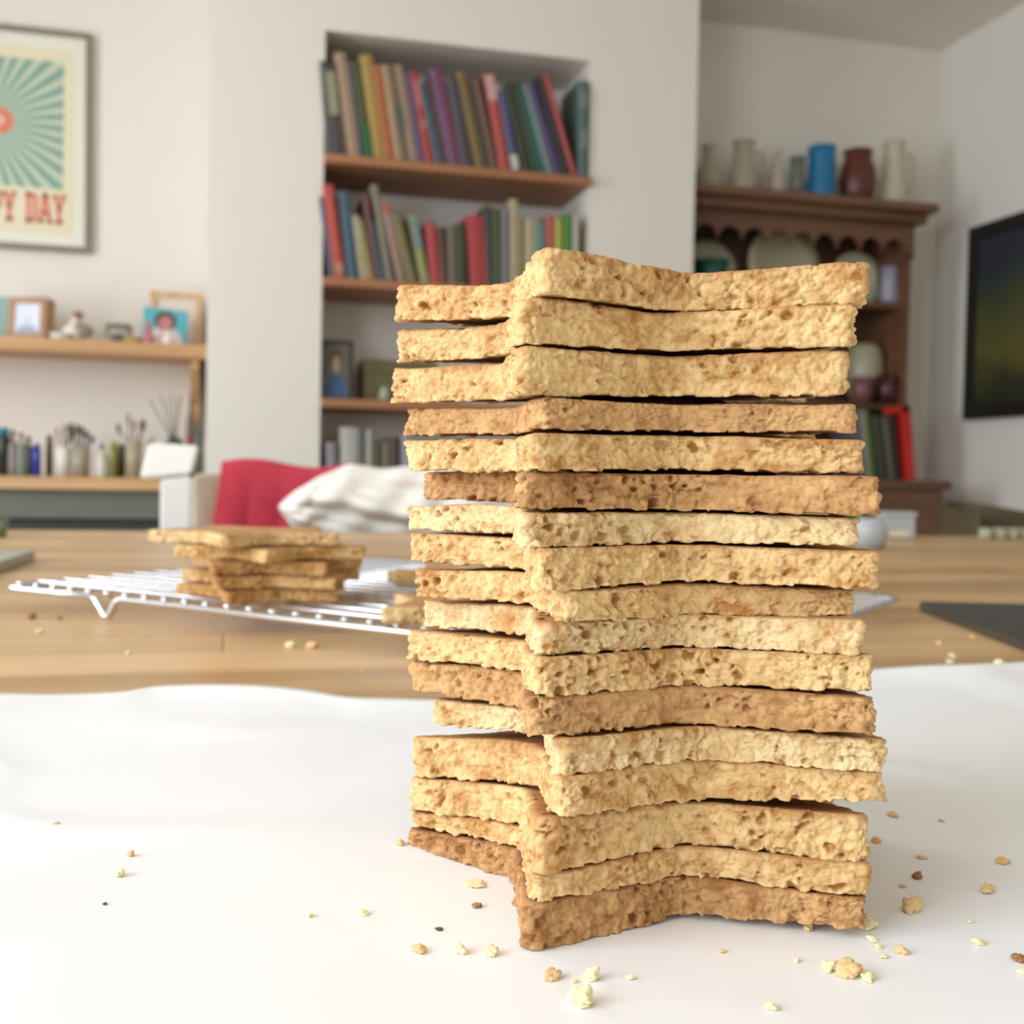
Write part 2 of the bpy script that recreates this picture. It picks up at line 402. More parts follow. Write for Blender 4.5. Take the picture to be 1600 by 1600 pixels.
box('print_sheet', -pw/2+pos_in, pw/2-pos_in, .0105, .012, .05, ph-.055, mat('poster_sheet', (232, 222, 190), .6, var=.01), post)
# sunburst panel (printed flat)
sbx1 = pw/2-.078; sbx0 = -sbx1; sbz1 = ph-.092; sbz0 = ph-.092-.375
M, N_, L_, B_ = simple_nodes('sunburst_print')
tc = N_.new('ShaderNodeTexCoord'); sp = N_.new('ShaderNodeSeparateXYZ'); L_.new(tc.outputs['Object'], sp.inputs[0])
at = N_.new('ShaderNodeMath'); at.operation = 'ARCTAN2'; L_.new(sp.outputs['Z'], at.inputs[0]); L_.new(sp.outputs['X'], at.inputs[1])
mu = N_.new('ShaderNodeMath'); mu.operation = 'MULTIPLY'; mu.inputs[1].default_value = 36; L_.new(at.outputs[0], mu.inputs[0])
si = N_.new('ShaderNodeMath'); si.operation = 'SINE'; L_.new(mu.outputs[0], si.inputs[0])
mr = N_.new('ShaderNodeMapRange'); mr.inputs['From Min'].default_value = -.25; mr.inputs['From Max'].default_value = .25; L_.new(si.outputs[0], mr.inputs['Value'])
mx = N_.new('ShaderNodeMix'); mx.data_type = 'RGBA'; mx.inputs[6].default_value = srgb(126, 164, 148); mx.inputs[7].default_value = srgb(196, 206, 182)  # rays lightened: glare of the glass put into the print colours
L_.new(mr.outputs[0], mx.inputs[0]); L_.new(mx.outputs[2], B_.inputs['Base Color']); B_.inputs['Roughness'].default_value = .6
cz = (sbz0+sbz1)/2
box('sunburst_print', sbx0, sbx1, .0095, .0104, sbz0-cz, sbz1-cz, M, post, loc=(0, 0, cz))
redm = mat('poster_red', (226, 128, 102), .6, var=.06, scale=60)  # red paled too, with the glass glare in its colour
extrude_poly('print_badge', [(s_*.0345+.0395*math.cos(a_), .0395*math.sin(a_)) for s_, a0_ in ((1, -math.pi/2), (-1, math.pi/2)) for a_ in [a0_+math.pi*k_/12 for k_ in range(13)]], .0006, redm, post, (0, .0088, cz))
def text(body, size, material, parent, loc, ext=.0004, rot=(math.pi/2, 0, 0), name='lettering', sx=1, bold=.0):
    cu = bpy.data.curves.new('t', 'FONT'); cu.body = body; cu.size = size; cu.extrude = ext; cu.align_x = 'CENTER'; cu.align_y = 'CENTER'; cu.offset = bold; cu.resolution_u = 3
    to = bpy.data.objects.new('t', cu); COL.objects.link(to); dg = bpy.context.evaluated_depsgraph_get()
    me = bpy.data.meshes.new_from_object(to.evaluated_get(dg)); bpy.data.objects.remove(to)
    me.materials.clear(); o = link(name, me, material, parent, loc); o.rotation_euler = rot; o.scale = (sx, 1, 1); return o
text('O', .036, mat('poster_cream', (240, 228, 200)), post, (.034, .0083, cz), bold=.001)
# slab-serif letters of the caption, right-aligned to the print
def slab_word(word, x_right, z0, hh, lw, gap):
    x = x_right-(len(word)*lw+(len(word)-1)*gap)
    for ch in word:
        bm = bmesh.new(); t = lw*.3
        def b(a, b2, c, d): bm_box(bm, x+a*lw, x+b2*lw, .0086, .0094, z0+c*hh, z0+d*hh)
        def dg(xa, za, xb, zb, wd):
            q = [(xa-wd/2, za), (xa+wd/2, za), (xb+wd/2, zb), (xb-wd/2, zb)]
            f = [bm.verts.new((x+u*lw, .0086, z0+v*hh)) for u, v in q]; g = [bm.verts.new((x+u*lw, .0094, z0+v*hh)) for u, v in q]
            bm.faces.new(f); bm.faces.new(g[::-1])
            for k in range(4): bm.faces.new((f[k], g[k], g[(k+1) % 4], f[(k+1) % 4]))
        if ch == 'P': b(.1, .42, .0, 1); b(0, .55, 0, .13); b(.42, .95, .87, 1); b(.42, .9, .42, .55); b(.68, 1, .5, .93); b(0, .2, .87, 1)
        if ch == 'Y': b(.34, .66, .0, .5); b(.18, .82, 0, .13); dg(.5, .45, .16, .95, .3); dg(.5, .45, .84, .95, .3); b(-.02, .36, .87, 1); b(.64, 1.02, .87, 1)
        if ch == 'D': b(.1, .42, .0, 1); b(0, .8, 0, .14); b(0, .8, .86, 1); b(.66, .98, .08, .92)
        if ch == 'A': dg(.14, .0, .42, 1, .28); dg(.86, 0, .58, 1, .28); b(.25, .75, .28, .42); b(-.06, .34, 0, .13); b(.66, 1.06, 0, .13); b(.3, .7, .87, 1)
        if ch == 'H': b(.08, .38, 0, 1); b(.62, .92, 0, 1); b(.3, .7, .43, .57); b(0, .46, 0, .12); b(.54, 1, 0, .12); b(0, .46, .88, 1); b(.54, 1, .88, 1)
        bmesh.ops.recalc_face_normals(bm, faces=bm.faces)
        frombm('letter', bm, redm, post); x += lw+gap
slab_word('DAY', sbx1+.006, .08, .088, .0345, .004)
slab_word('HAPPY', sbx1-.132, .08, .088, .0345, .004)

# landscape on the right wall
XP = XR-.03
t1 = atX(1513, 357, XP); zt = t1.z; zb = atX(1515, 655, XP).z
lenp = 1.0; Y1 = t1.y
M, N_, L_, B_ = simple_nodes('landscape_painting')
tc = N_.new('ShaderNodeTexCoord'); sp = N_.new('ShaderNodeSeparateXYZ'); L_.new(tc.outputs['Generated'], sp.inputs[0])
nz = N_.new('ShaderNodeTexNoise'); nz.inputs['Scale'].default_value = 5; nz.inputs['Detail'].default_value = 5; L_.new(tc.outputs['Generated'], nz.inputs['Vector'])
ad = N_.new('ShaderNodeMath'); ad.operation = 'MULTIPLY_ADD'; ad.inputs[1].default_value = .35; L_.new(nz.outputs['Fac'], ad.inputs[0]); L_.new(sp.outputs['Z'], ad.inputs[2])
cr = N_.new('ShaderNodeValToRGB'); els = cr.color_ramp.elements
els[0].position = .1; els[0].color = srgb(30, 30, 24); els[1].position = 1.15; els[1].color = srgb(44, 48, 60)
for p, c in ((.3, (52, 54, 34)), (.5, (96, 92, 44)), (.68, (82, 84, 44)), (.85, (58, 66, 48)), (.98, (44, 52, 60))):
    e = els.new(p); e.color = srgb(*c)
L_.new(ad.outputs[0], cr.inputs['Fac']); L_.new(cr.outputs['Color'], B_.inputs['Base Color']); B_.inputs['Roughness'].default_value = .5
ls = thing('landscape_picture', 'dark green landscape picture in a black frame on the right wall', 'picture', (XP, Y1, zb))
bk = mat('black_frame', (30, 29, 26), .4, var=.05); hh = zt-zb; fw = .045
for (y0, y1, z0, z1) in ((-lenp, 0, 0, fw), (-lenp, 0, hh-fw, hh), (-lenp, -lenp+fw, fw, hh-fw), (-fw, 0, fw, hh-fw)):
    box('frame_rail' if z1-z0 < y1-y0 else 'frame_stile', 0, .03, y0, y1, z0, z1, bk, ls, .003)
box('picture', .01, .028, -lenp+fw, -fw, fw, hh-fw, M, ls)

# ------------------------------------------------------------------ left alcove: two shelves
ushz = atY(160, 532, 3.38).z
us = tag(box('wall_shelf', XL, CX0, 3.38, YB, ushz-.037, ushz, pale_oak, bev=.003), 'upper pale oak shelf on the left wall with framed photos', 'shelf')
def bracket(x, z):
    pts = [(0, 0), (.2, 0), (.2, -.03), (.05, -.12), (.03, -.22), (0, -.22)]
    bm = bmesh.new()
    f = [bm.verts.new((x-.012, YB-a, z+b)) for a, b in pts]; g = [bm.verts.new((x+.012, YB-a, z+b)) for a, b in pts]
    bm.faces.new(f); bm.faces.new(g[::-1])
    for i in range(6): bm.faces.new((f[i], g[i], g[(i+1) % 6], f[(i+1) % 6]))
    bmesh.ops.recalc_face_normals(bm, faces=bm.faces); return frombm('bracket', bm, pale_oak)
bk_ = bracket(CX0-.035, ushz-.037); bk_.name = 'shelf_bracket'
tag(bk_, 'pale oak bracket under the right end of the upper left shelf', 'bracket')
lshz = atY(160, 746, 3.30).z
sb = thing('sideboard', 'low dark grey sideboard with a pale oak top in the left alcove', 'sideboard', (0, 0, 0))
box('top_board', XL, CX0, 3.28, YB, lshz-.034, lshz, pale_oak, sb, .003)
dk = mat('dark_grey_paint', (62, 62, 58), .6, var=.05); dk2 = mat('grey_paint', (112, 111, 100), .6, var=.05)
box('top_rail', XL, CX0, 3.31, 3.33, lshz-.115, lshz-.034, dk2, sb)
box('carcass', XL, CX0, 3.36, YB, 0, lshz-.034, dk, sb)
for k in range(3):
    a = XL+.02+k*.54; dr = box('door', a, a+.53, 3.335, 3.36, .06, lshz-.12, dk, sb, .002)
    box('handle', a+.2, a+.33, 3.322, 3.335, lshz-.18, lshz-.165, mat('steel_grey', (120, 120, 118), .3, .9), dr)

def on_shelf(px, Y, z):
    x = atY(px, 700, Y).x
    for _ in range(4): x += (px-proj((x, Y, z))[0])*3.3/FPX
    return x
def hz(px, py, Y): return atY(px, py, Y).z
# upper shelf objects
wfr = wood('frame_wood', (150, 105, 65), (190, 145, 98), .45, 'Z', 1)
wfr2 = wood('frame_wood_pale', (195, 155, 110), (225, 190, 150), .45, 'Z', 1)
def face_photo(name, bgc, hair, skin, cloth, cx=.5, cz=.55, hr=.16, sx=1.0):
    M, N_, L_, B_ = simple_nodes(name)
    tc = N_.new('ShaderNodeTexCoord'); prev = None
    def blob(x, z, rx, rz, soft=.12):
        mp = N_.new('ShaderNodeVectorMath'); mp.operation = 'SUBTRACT'; mp.inputs[1].default_value = (x, 0, z); L_.new(tc.outputs['Generated'], mp.inputs[0])
        m2 = N_.new('ShaderNodeVectorMath'); m2.operation = 'MULTIPLY'; m2.inputs[1].default_value = (1/rx, 0, 1/rz); L_.new(mp.outputs[0], m2.inputs[0])
        ln = N_.new('ShaderNodeVectorMath'); ln.operation = 'LENGTH'; L_.new(m2.outputs[0], ln.inputs[0])
        r = N_.new('ShaderNodeMapRange'); r.inputs['From Min'].default_value = 1+soft; r.inputs['From Max'].default_value = 1-soft; L_.new(ln.outputs['Value'], r.inputs['Value']); return r.outputs[0]
    base = N_.new('ShaderNodeRGB'); base.outputs[0].default_value = srgb(*bgc); cur = base.outputs[0]
    for (fac, c) in ((blob(cx, 0, .42*sx, cz-hr*.6), cloth), (blob(cx, cz+.05, hr*1.25*sx, hr*1.3), hair), (blob(cx, cz-.01, hr*.8*sx, hr), skin)):
        mx = N_.new('ShaderNodeMix'); mx.data_type = 'RGBA'; mx.inputs[7].default_value = srgb(*c); L_.new(fac, mx.inputs[0]); L_.new(cur, mx.inputs[6]); cur = mx.outputs[2]
    L_.new(cur, B_.inputs['Base Color']); B_.inputs['Roughness'].default_value = .4; return M
Yo = 3.44
pale_pic = face_photo('pale_blue_photo', (214, 218, 232), (190, 196, 212), (200, 204, 216), (150, 160, 185), hr=.1, cz=.35)
photo_frame('framed_photo', 'small chunky wooden frame with a pale blue picture on the upper left shelf', 'photo frame', (on_shelf(40, Yo, ushz), Yo, ushz+.001), .112, hz(40, 463, Yo)-ushz, .018, wfr, pale_pic, thick=.05, tilt=.1, rz=-.35)
cdm = mat('teal_card', (150, 182, 172), .6, var=.15, scale=30)
tag(box('greeting_card', -.05, .05, 0, .003, 0, .125, cdm, loc=(on_shelf(-4, 3.50, ushz), 3.50, ushz)), 'pale teal card at the left end of the upper left shelf', 'card')
bigp = photo_frame('framed_photo', 'large pale wooden frame at the right end of the upper left shelf', 'photo frame', (on_shelf(276, 3.50, ushz), 3.50, ushz+.001), .15, hz(276, 455, 3.5)-ushz, .02, wfr2, mat('blank_print', (230, 216, 205), .5), thick=.03, tilt=.1, rz=.1)
tealp = face_photo('teal_photo', (92, 176, 186), (70, 54, 52), (196, 128, 124), (236, 222, 220), hr=.2, cz=.62)
ph_ = box('photo_print', -.062, .062, 0, .003, 0, .108, tealp, loc=(on_shelf(256, 3.43, ushz), 3.43, ushz)); ph_.rotation_euler = (-.14, .06, .05)
tag(ph_, 'photo print of a dark-haired person on teal, leaning before the large pale frame', 'photo')
# bird ornament: white body, red-brown head
orn = thing('bird_ornament', 'white china bird ornament with a red-brown head on the upper left shelf', 'ornament', (on_shelf(118, 3.45, ushz), 3.45, ushz))
def ell(name, c, r, material, parent, rot=None, sub=2):
    bm = bmesh.new(); bmesh.ops.create_icosphere(bm, subdivisions=sub, radius=1)
    mm = Matrix.Translation(c) @ (rot if rot else Matrix.Identity(4)) @ Matrix.Diagonal((r[0], r[1], r[2], 1))
    bmesh.ops.transform(bm, matrix=mm, verts=bm.verts); return frombm(name, bm, material, parent, None, True)
china = mat('white_china', (226, 218, 206), .3, var=.04); olive = mat('olive_glaze', (142, 132, 108), .4, var=.2, scale=40)
ell('body', (0, 0, .028), (.04, .022, .026), china, orn); ell('wing', (.022, -.012, .033), (.03, .014, .02), olive, orn, Matrix.Rotation(.3, 4, 'Y'))
tube('neck', [(-.004, 0, .04), (-.002, 0, .058), (.004, 0, .07)], [.016, .013, .012], china, orn)
ell('head', (.006, -.002, .076), (.016, .014, .012), mat('red_brown_glaze', (150, 88, 72), .35), orn)
tube('beak', [(-.008, -.002, .077), (-.022, -.002, .074)], [.005, .0012], china, orn)
sh_ = thing('shell_dish', 'pale shell dish left of the china bird on the upper left shelf', 'dish', (on_shelf(94, 3.43, ushz), 3.43, ushz))
lathe('bowl', [(0, .002), (.018, .002), (.03, .018), (.032, .018), (.02, 0), (0, 0)], china, sh_)
gv = thing('glass_bowl', 'clear greyish glass bowl with dark pebbles on the upper left shelf', 'bowl', (on_shelf(186, 3.46, ushz), 3.46, ushz))
glass = mat('clear_glass', (235, 240, 238), .08, var=.01, trans=.92)
lathe('bowl', [(0, .003), (.02, .003), (.036, .03), (.034, .055), (.036, .055), (.039, .03), (.022, 0), (0, 0)], glass, gv)
for k in range(5): ell('pebble', (.012*math.cos(k*1.3), .012*math.sin(k*1.3), .012+.002*k), (.01, .008, .007), mat('dark_pebble', (70, 70, 50)), gv)
def figurine(px, Y, z, hgt, body_c, top_c, name, label, cat):
    r = thing(name, label, cat, (on_shelf(px, Y, z), Y, z)); s = hgt/.1
    lathe('body', [(0, 0), (.022*s, 0), (.026*s, .01*s), (.018*s, .05*s), (.009*s, .068*s), (0, .07*s)], mat('fig_%s' % name, body_c, .45, var=.15, scale=40), r, seg=18)
    ell('head', (0, 0, .082*s), (.015*s, .015*s, .018*s), mat('fig2_%s' % name, top_c, .45), r); return r
figurine(232, 3.40, ushz, .062, (198, 112, 112), (206, 124, 118), 'pink_figurine', 'small pink figurine in front of the teal photo print', 'figurine')
figurine(262, 3.40, ushz, .058, (236, 222, 212), (196, 140, 118), 'white_figurine', 'small white figurine with a tan head right of the pink one', 'figurine')
yl = thing('small_dish', 'low ochre dish on the upper left shelf, between the glass bowl and pink figurine', 'dish', (on_shelf(208, 3.42, ushz), 3.42, ushz))
lathe('bowl', [(0, .003), (.016, .003), (.028, .014), (.03, .014), (.02, 0), (0, 0)], mat('ochre', (190, 150, 80)), yl)

# lower-left objects: bottles and brush jars on the sideboard
def bottle(px, top, wpx, c, label, cap=None, Y=3.36, shape='bottle', name='bottle', lab=None):
    X = on_shelf(px, Y, lshz); h = hz(px, top, Y)-lshz; rr = wpx/2*3.2/FPX
    r = thing(name, label, 'bottle', (X, Y, lshz), 0, 'bottles on the sideboard'); m_ = mat('b_%d_%d_%d' % c, c, .25, var=.1)
    if shape == 'bottle':
        pf = [(0, 0), (rr*.95, 0), (rr, .004), (rr, h*.6), (rr*.85, h*.7), (rr*.36, h*.8), (rr*.34, h*.88)]
        lathe('body', pf+[(0, h*.88)], m_, r, seg=20)
        lathe('cap', [(0, h*.88), (rr*.42, h*.88), (rr*.42, h), (0, h)], mat('cap_%d_%d_%d' % (cap or (40, 40, 42)), cap or (40, 40, 42), .4), r, seg=16)
    else:
        lathe('body', [(0, 0), (rr, 0), (rr, h*.8), (rr*.8, h*.84), (0, h*.84)], m_, r, seg=20)
        lathe('cap', [(0, h*.84), (rr*.8, h*.84), (rr*.8, h), (0, h)], mat('cap_%d_%d_%d' % (cap or (40, 40, 42)), cap or (40, 40, 42), .4), r, seg=16)
    if lab: lathe('paper_label', [(rr*1.02, h*.15), (rr*1.03, h*.16), (rr*1.03, h*.5), (rr*1.02, h*.51)], mat('l_%d_%d_%d' % lab, lab, .6), r, seg=20)
    return r
bottle(4, 668, 22, (52, 56, 50), 'dark bottle with a teal cap at the left edge of the sideboard', (30, 130, 150), shape='jar')
bottle(20, 672, 16, (132, 122, 118), 'grey brown bottle, second from the left on the sideboard', (52, 46, 44), lab=(150, 138, 132))
bottle(33, 676, 14, (130, 138, 118), 'sage grey bottle with a dark cap on the sideboard, left of the blue bottle', (50, 50, 40))
bottle(44, 682, 16, (58, 66, 46), 'dark olive bottle directly left of the blue bottle on the sideboard', (44, 46, 38))
bottle(57, 694, 13, (58, 62, 160), 'small bright blue bottle on the sideboard', (40, 44, 110), shape='jar', Y=3.33)
bottle(77, 680, 10, (66, 66, 56), 'thin black bottle left of the white brush pot', (50, 50, 44), shape='jar')
bottle(159, 694, 17, (200, 200, 176), 'pale cream bottle with a navy cap on the sideboard', (76, 80, 110), lab=(214, 212, 206))
bottle(177, 690, 14, (134, 132, 72), 'green bottle with a lime cap on the sideboard', (150, 170, 50), shape='jar')
bottle(190, 694, 12, (96, 84, 48), 'amber brown bottle left of the vase of dried stems', (70, 62, 38), shape='jar', Y=3.42)
bottle(309, 645, 16, (84, 92, 80), 'tall dark grey-green bottle against the chimney breast', (150, 125, 98), Y=3.45)
bottle(297, 612, 13, (96, 88, 70), 'tall brown bottle with a red label at the right end of the sideboard', (160, 138, 112), Y=3.45, lab=(150, 62, 72))
def pot(px, top, wpx, c, label, sticks, name='brush_pot', Y=3.36, rough=.4, cat='pot', what='paintbrush', inn='white pot'):
    X = on_shelf(px, Y, lshz); h = hz(px, top, Y)-lshz; rr = wpx/2*3.2/FPX
    r = thing(name, label, cat, (X, Y, lshz)); m_ = mat('pot_%d_%d_%d' % c, c, rough, var=.06)
    lathe('pot', [(0, 0), (rr*.9, 0), (rr, h), (rr*.9, h), (rr*.82, .006), (0, .006)], m_, r, seg=24)
    for i, (dx, ty, c2, rad) in enumerate(sticks):
        hh_ = hz(px, ty, Y)-lshz; x1 = dx*3.2/FPX
        s_ = thing(what.replace(' ', '_'), '%s with a %s head, %s in the %s' % (what, c2[1], ['leftmost', 'second from the left', 'third from the left', 'fourth from the left', 'rightmost'][i], inn), what, (X, Y, lshz), 0, '%s in the %s' % (what, inn))
        ex, ey = max(-.7, min(.7, x1/rr))*rr*.8, (random.random()-.5)*rr*.7
        tube('handle', [(-ex*.3, ey, .01), (ex, ey, h+.002), (x1, ey*1.2, hh_*.82)], [rad*.5, rad*.6, rad*.7], mat('brush_handle_%d' % (i % 3), [(150, 105, 70), (90, 70, 50), (60, 66, 90)][i % 3], .4), s_, 6)
        tube('bristles', [(x1, ey*1.2, hh_*.82), (x1*1.05, ey*1.2, hh_*.92), (x1*1.08, ey*1.2, hh_)], [rad, rad*1.5, rad*.4], mat('bristle_%d_%d_%d' % c2[0], c2[0], .8), s_, 6)
    return r
BR = ((96, 76, 60), 'brown'); NV = ((66, 70, 96), 'navy'); TN = ((196, 150, 112), 'tan'); DK = ((60, 52, 44), 'dark')
pot(98, 698, 22, (232, 226, 216), 'white china brush pot on the sideboard', [(-8, 668, TN, .004), (2, 662, TN, .005), (10, 660, NV, .006), (14, 672, DK, .004)])
pot(125, 700, 30, (164, 156, 134), 'stoneware brush jar right of the white pot', [(-12, 668, NV, .005), (-5, 662, BR, .005), (2, 665, BR, .006), (9, 672, BR, .006), (17, 680, DK, .005)], inn='stoneware jar')
pot(209, 690, 24, (170, 160, 136), 'cream vase of dried stems on the sideboard', [(-22, 662, DK, .004), (-8, 646, BR, .003), (0, 655, ((150, 86, 60), 'rust'), .004), (12, 655, BR, .007), (26, 680, BR, .003)], 'vase', cat='vase', what='dried stem', inn='cream vase')
rd = thing('reed_jar', 'dark jar of splayed thin reeds behind the white chair back', 'jar', (on_shelf(272, 3.44, lshz), 3.44, lshz))
lathe('jar', [(0, 0), (.026, 0), (.028, .1), (.014, .12), (.012, .12), (.02, .09), (.02, .005), (0, .005)], mat('dark_glass_jar', (70, 82, 66), .2), rd, seg=20)
for k, (dx, ty) in enumerate([(-38, 625), (-30, 640), (-22, 618), (-12, 622), (-4, 616), (4, 622), (10, 618)]):
    tube('reed', [(0, 0, .02), (dx*.0003, 0, .12), (dx*3.2/FPX, 0, hz(272+dx, ty, 3.44)-lshz)], .0016, mat('reed', (120, 112, 98), .8), rd, 5)

# ------------------------------------------------------------------ things on the third recess shelf
z3 = SH[2]
photo_frame('framed_photo', 'black framed photo of a fair person in blue on the third recess shelf', 'photo frame', (on_shelf(524, 3.36, z3), 3.36, z3+.001), .1, hz(524, 530, 3.36)-z3, .01, mat('black_frame', (30, 29, 26)), face_photo('blue_photo', (118, 106, 92), (82, 62, 46), (196, 176, 150), (58, 104, 150), hr=.17, cz=.62), tilt=.1, rz=-.12)
ob = thing('storage_box', 'olive green patterned box on the third recess shelf', 'box', (on_shelf(625, 3.38, z3), 3.38, z3))
om = mat('olive_card', (112, 102, 68), .7, var=.25, scale=18)
box('body', -.11, .11, 0, .15, 0, .09, om, ob, .003); box('lid', -.113, .113, -.003, .153, .09, .13, om, ob, .003)
vs = thing('small_vase', 'small pale green vase in front of the olive box', 'vase', (on_shelf(601, 3.33, z3), 3.33, z3))
lathe('body', [(0, 0), (.014, 0), (.02, .018), (.012, .036), (.014, .044), (.011, .044), (.009, .036), (0, .006)], mat('pale_green_glaze', (160, 166, 142), .3), vs, seg=20)
# ------------------------------------------------------------------ dresser in the right alcove
dw = wood('dresser_wood', (92, 62, 42), (128, 88, 60), .45, 'X', .5)
dwd = wood('dresser_wood_dark', (74, 48, 34), (98, 66, 46), .5, 'Z', .5)
DY = 3.38; DX0 = CX1+.012; DX1 = atY(1428, 400, DY).x
zc = atY(1300, 306, DY-.05).z
dr = thing('dresser', 'dark brown wooden dresser with scalloped top in the right alcove', 'dresser', (0, 0, 0))
box('cornice', DX0, DX1+.045, DY-.07, YB-.012, zc-.03, zc, dw, dr, .006)
box('cornice_moulding', DX0, DX1+.022, DY-.04, YB-.014, zc-.062, zc-.03, dw, dr, .006)
# scalloped valance with pierced holes look: arches cut along the lower edge
pts = []; n = 9; W_ = DX1-DX0; zt_ = zc-.062; zb_ = zc-.175
pts += [(DX0, zt_)]; pts += [(DX0, zb_)]
for k in range(n):
    x0 = DX0+.03+(W_-.06)*k/n; x1 = DX0+.03+(W_-.06)*(k+1)/n
    for j in range(7):
        a = math.pi*j/6; pts.append((x0+(x1-x0)*(.5-.5*math.cos(a)), zb_+.02+.045*math.sin(a)))
pts += [(DX1, zb_), (DX1, zt_)]
extrude_poly('valance', pts, .016, dw, dr, (0, DY, 0))
s1z = atY(1380, 470, DY).z; s2z = atY(1380, 630, DY).z; ctz = atY(1400, 750, DY-.2).z
for x in (DX0, DX1-.024): box('side_panel', x, x+.024, DY+.016, YB-.012, ctz, zc-.062, dw, dr, .002)
box('back_panel', DX0+.024, DX1-.024, YB-.03, YB-.012, ctz, zc-.062, dwd, dr)
for z in (s1z, s2z): box('dresser_shelf', DX0+.024, DX1-.024, DY+.02, YB-.03, z-.02, z, dw, dr, .002)
box('worktop', DX0, DX1+.02, DY-.22, YB-.012, ctz-.03, ctz, dw, dr, .004)
box('cupboard', DX0+.01, DX1, DY-.2, YB-.012, .08, ctz-.03, dw, dr)
for k in range(3):
    a = DX0+.02+k*(W_-.03)/3; b_ = a+(W_-.03)/3-.012
    d_ = box('drawer', a, b_, DY-.215, DY-.2, ctz-.18, ctz-.045, dw, dr, .003); ell('knob', ((a+b_)/2, DY-.225, ctz-.11), (.014, .012, .014), dwd, d_)
for k in range(2):
    a = DX0+.02+k*(W_-.03)/2; b_ = a+(W_-.03)/2-.012
    d_ = box('door', a, b_, DY-.215, DY-.2, .1, ctz-.2, dw, dr, .003); ell('knob', (b_-.04 if k == 0 else a+.04, DY-.225, .45), (.014, .012, .014), dwd, d_)
def ons(px, Y, z): return on_shelf(px, Y, z)
def vessel(name, label, cat, px, z, top, wpx, prof, material, Y=3.47, handle=None, extra=None, group=None, rz=0):
    X = ons(px, Y, z); h = hz(px, top, Y)-z; rr = wpx/2*3.9/FPX
    r = thing(name, label, cat, (X, Y, z), rz, group)
    outer = [(rr*a, h*b) for a, b in prof]
    inner = [(max(rr*a-.004, .001), h*b) for a, b in prof[::-1]][:-1]
    lathe('body', [(0, 0)]+outer+inner+[(0, .006)], material, r, seg=24)
    if handle:
        s = handle; bm = bmesh.new()
        tube('handle', [(s*rr*.85, 0, h*.85), (s*rr*1.35, 0, h*.82), (s*rr*1.5, 0, h*.55), (s*rr*1.2, 0, h*.3), (s*rr*.9, 0, h*.22)], .005, material, r, 8)
    return r
zt = zc
gl = glass
mg = mat('milky_glass', (196, 190, 166), .2, var=.02, trans=.25)
vessel('glass_decanter', 'faint milky glass decanter at the left end of the dresser top', 'decanter', 1105, zt, 228, 42, [(.7, 0), (1, .15), (1, .45), (.45, .65), (.35, .9), (.5, 1)], mg)
vessel('glass_jug', 'faint milky glass jug, second from the left on the dresser top', 'jug', 1160, zt, 222, 46, [(.75, 0), (.9, .1), (1, .4), (.7, .7), (.6, .85), (.75, 1)], mg, handle=1)
vessel('pink_vase', 'small white and pink vase on the dresser top', 'vase', 1214, zt, 236, 22, [(.8, 0), (1, .2), (.8, .45), (.4, .7), (.5, 1)], mat('pink_white_glaze', (208, 186, 170), .35, var=.12, scale=30))
vessel('glass_tumbler', 'small grey glass tumbler left of the blue jug', 'tumbler', 1244, zt, 246, 24, [(.8, 0), (.9, .5), (1, 1)], mat('grey_glass', (160, 165, 155), .15, trans=.5))
bl = vessel('blue_jug', 'bright blue enamel jug on the dresser top', 'jug', 1282, zt, 230, 44, [(.95, 0), (1, .1), (.96, .5), (.9, .85), (.98, 1)], mat('blue_enamel', (28, 118, 165), .3, var=.06), handle=-1)
tube('spout', [(.036, 0, .11), (.05, 0, .138)], [.012, .006], mat('blue_enamel', (0, 0, 0)), bl)
br = vessel('brown_pot', 'round red-brown earthenware pot right of the blue jug', 'pot', 1338, zt, 236, 58, [(.6, 0), (.9, .2), (1, .45), (.9, .7), (.7, .85), (.78, 1)], mat('red_brown_clay', (96, 48, 34), .35, var=.15), handle=None)
wj = vessel('white_jug', 'tall white jug with a flared lip at the right end of the dresser top', 'jug', 1394, zt, 222, 48, [(.95, 0), (1, .1), (.85, .45), (.6, .7), (.6, .88), (.72, 1)], mat('cream_glaze', (200, 192, 168), .3, var=.05), handle=1)
tube('spout', [(-.02, -.005, .17), (-.045, -.01, .19)], [.012, .006], mat('cream_glaze', (0, 0, 0)), wj)
def plate(name, label, px, z, top, dpx, c, Y=3.56, rim=None):
    h = hz(px, top, Y)-z; R_ = h/2*1.0; X = ons(px, Y, z)
    r = thing(name, label, 'plate', (X, Y, z), 0, 'plates standing on the dresser'); r.rotation_euler = (-.12, 0, 0)
    mt = Matrix.Translation((0, 0, R_)) @ Matrix.Rotation(math.pi/2, 4, 'X')
    lathe('dish', [(0, 0), (R_*.62, 0), (R_*.7, .008), (R_*.995, .016), (R_, .013), (R_*.72, .002), (R_*.62, -.006), (0, -.006)], mat('plate_%d_%d_%d' % c, c, .3, var=.05), r, seg=40, mtx=mt)
    if rim: lathe('rim_band', [(R_*.86, .0135), (R_*.97, .0168), (R_*.97, .0175), (R_*.86, .0145)], mat('rim_%d_%d_%d' % rim, rim, .3), r, seg=40, mtx=mt)
plate('plate', 'large pale oval-looking plate standing in the middle of the dresser shelf', 1224, s1z, 350, 130, (206, 196, 162))
plate('plate', 'pale green-white plate at the left of the dresser shelf above the green bowl', 1106, s1z, 374, 60, (196, 192, 162))
plate('plate', 'smaller white plate at the right of the dresser shelf beside the blue-and-white mug', 1338, s1z, 392, 70, (206, 202, 176))
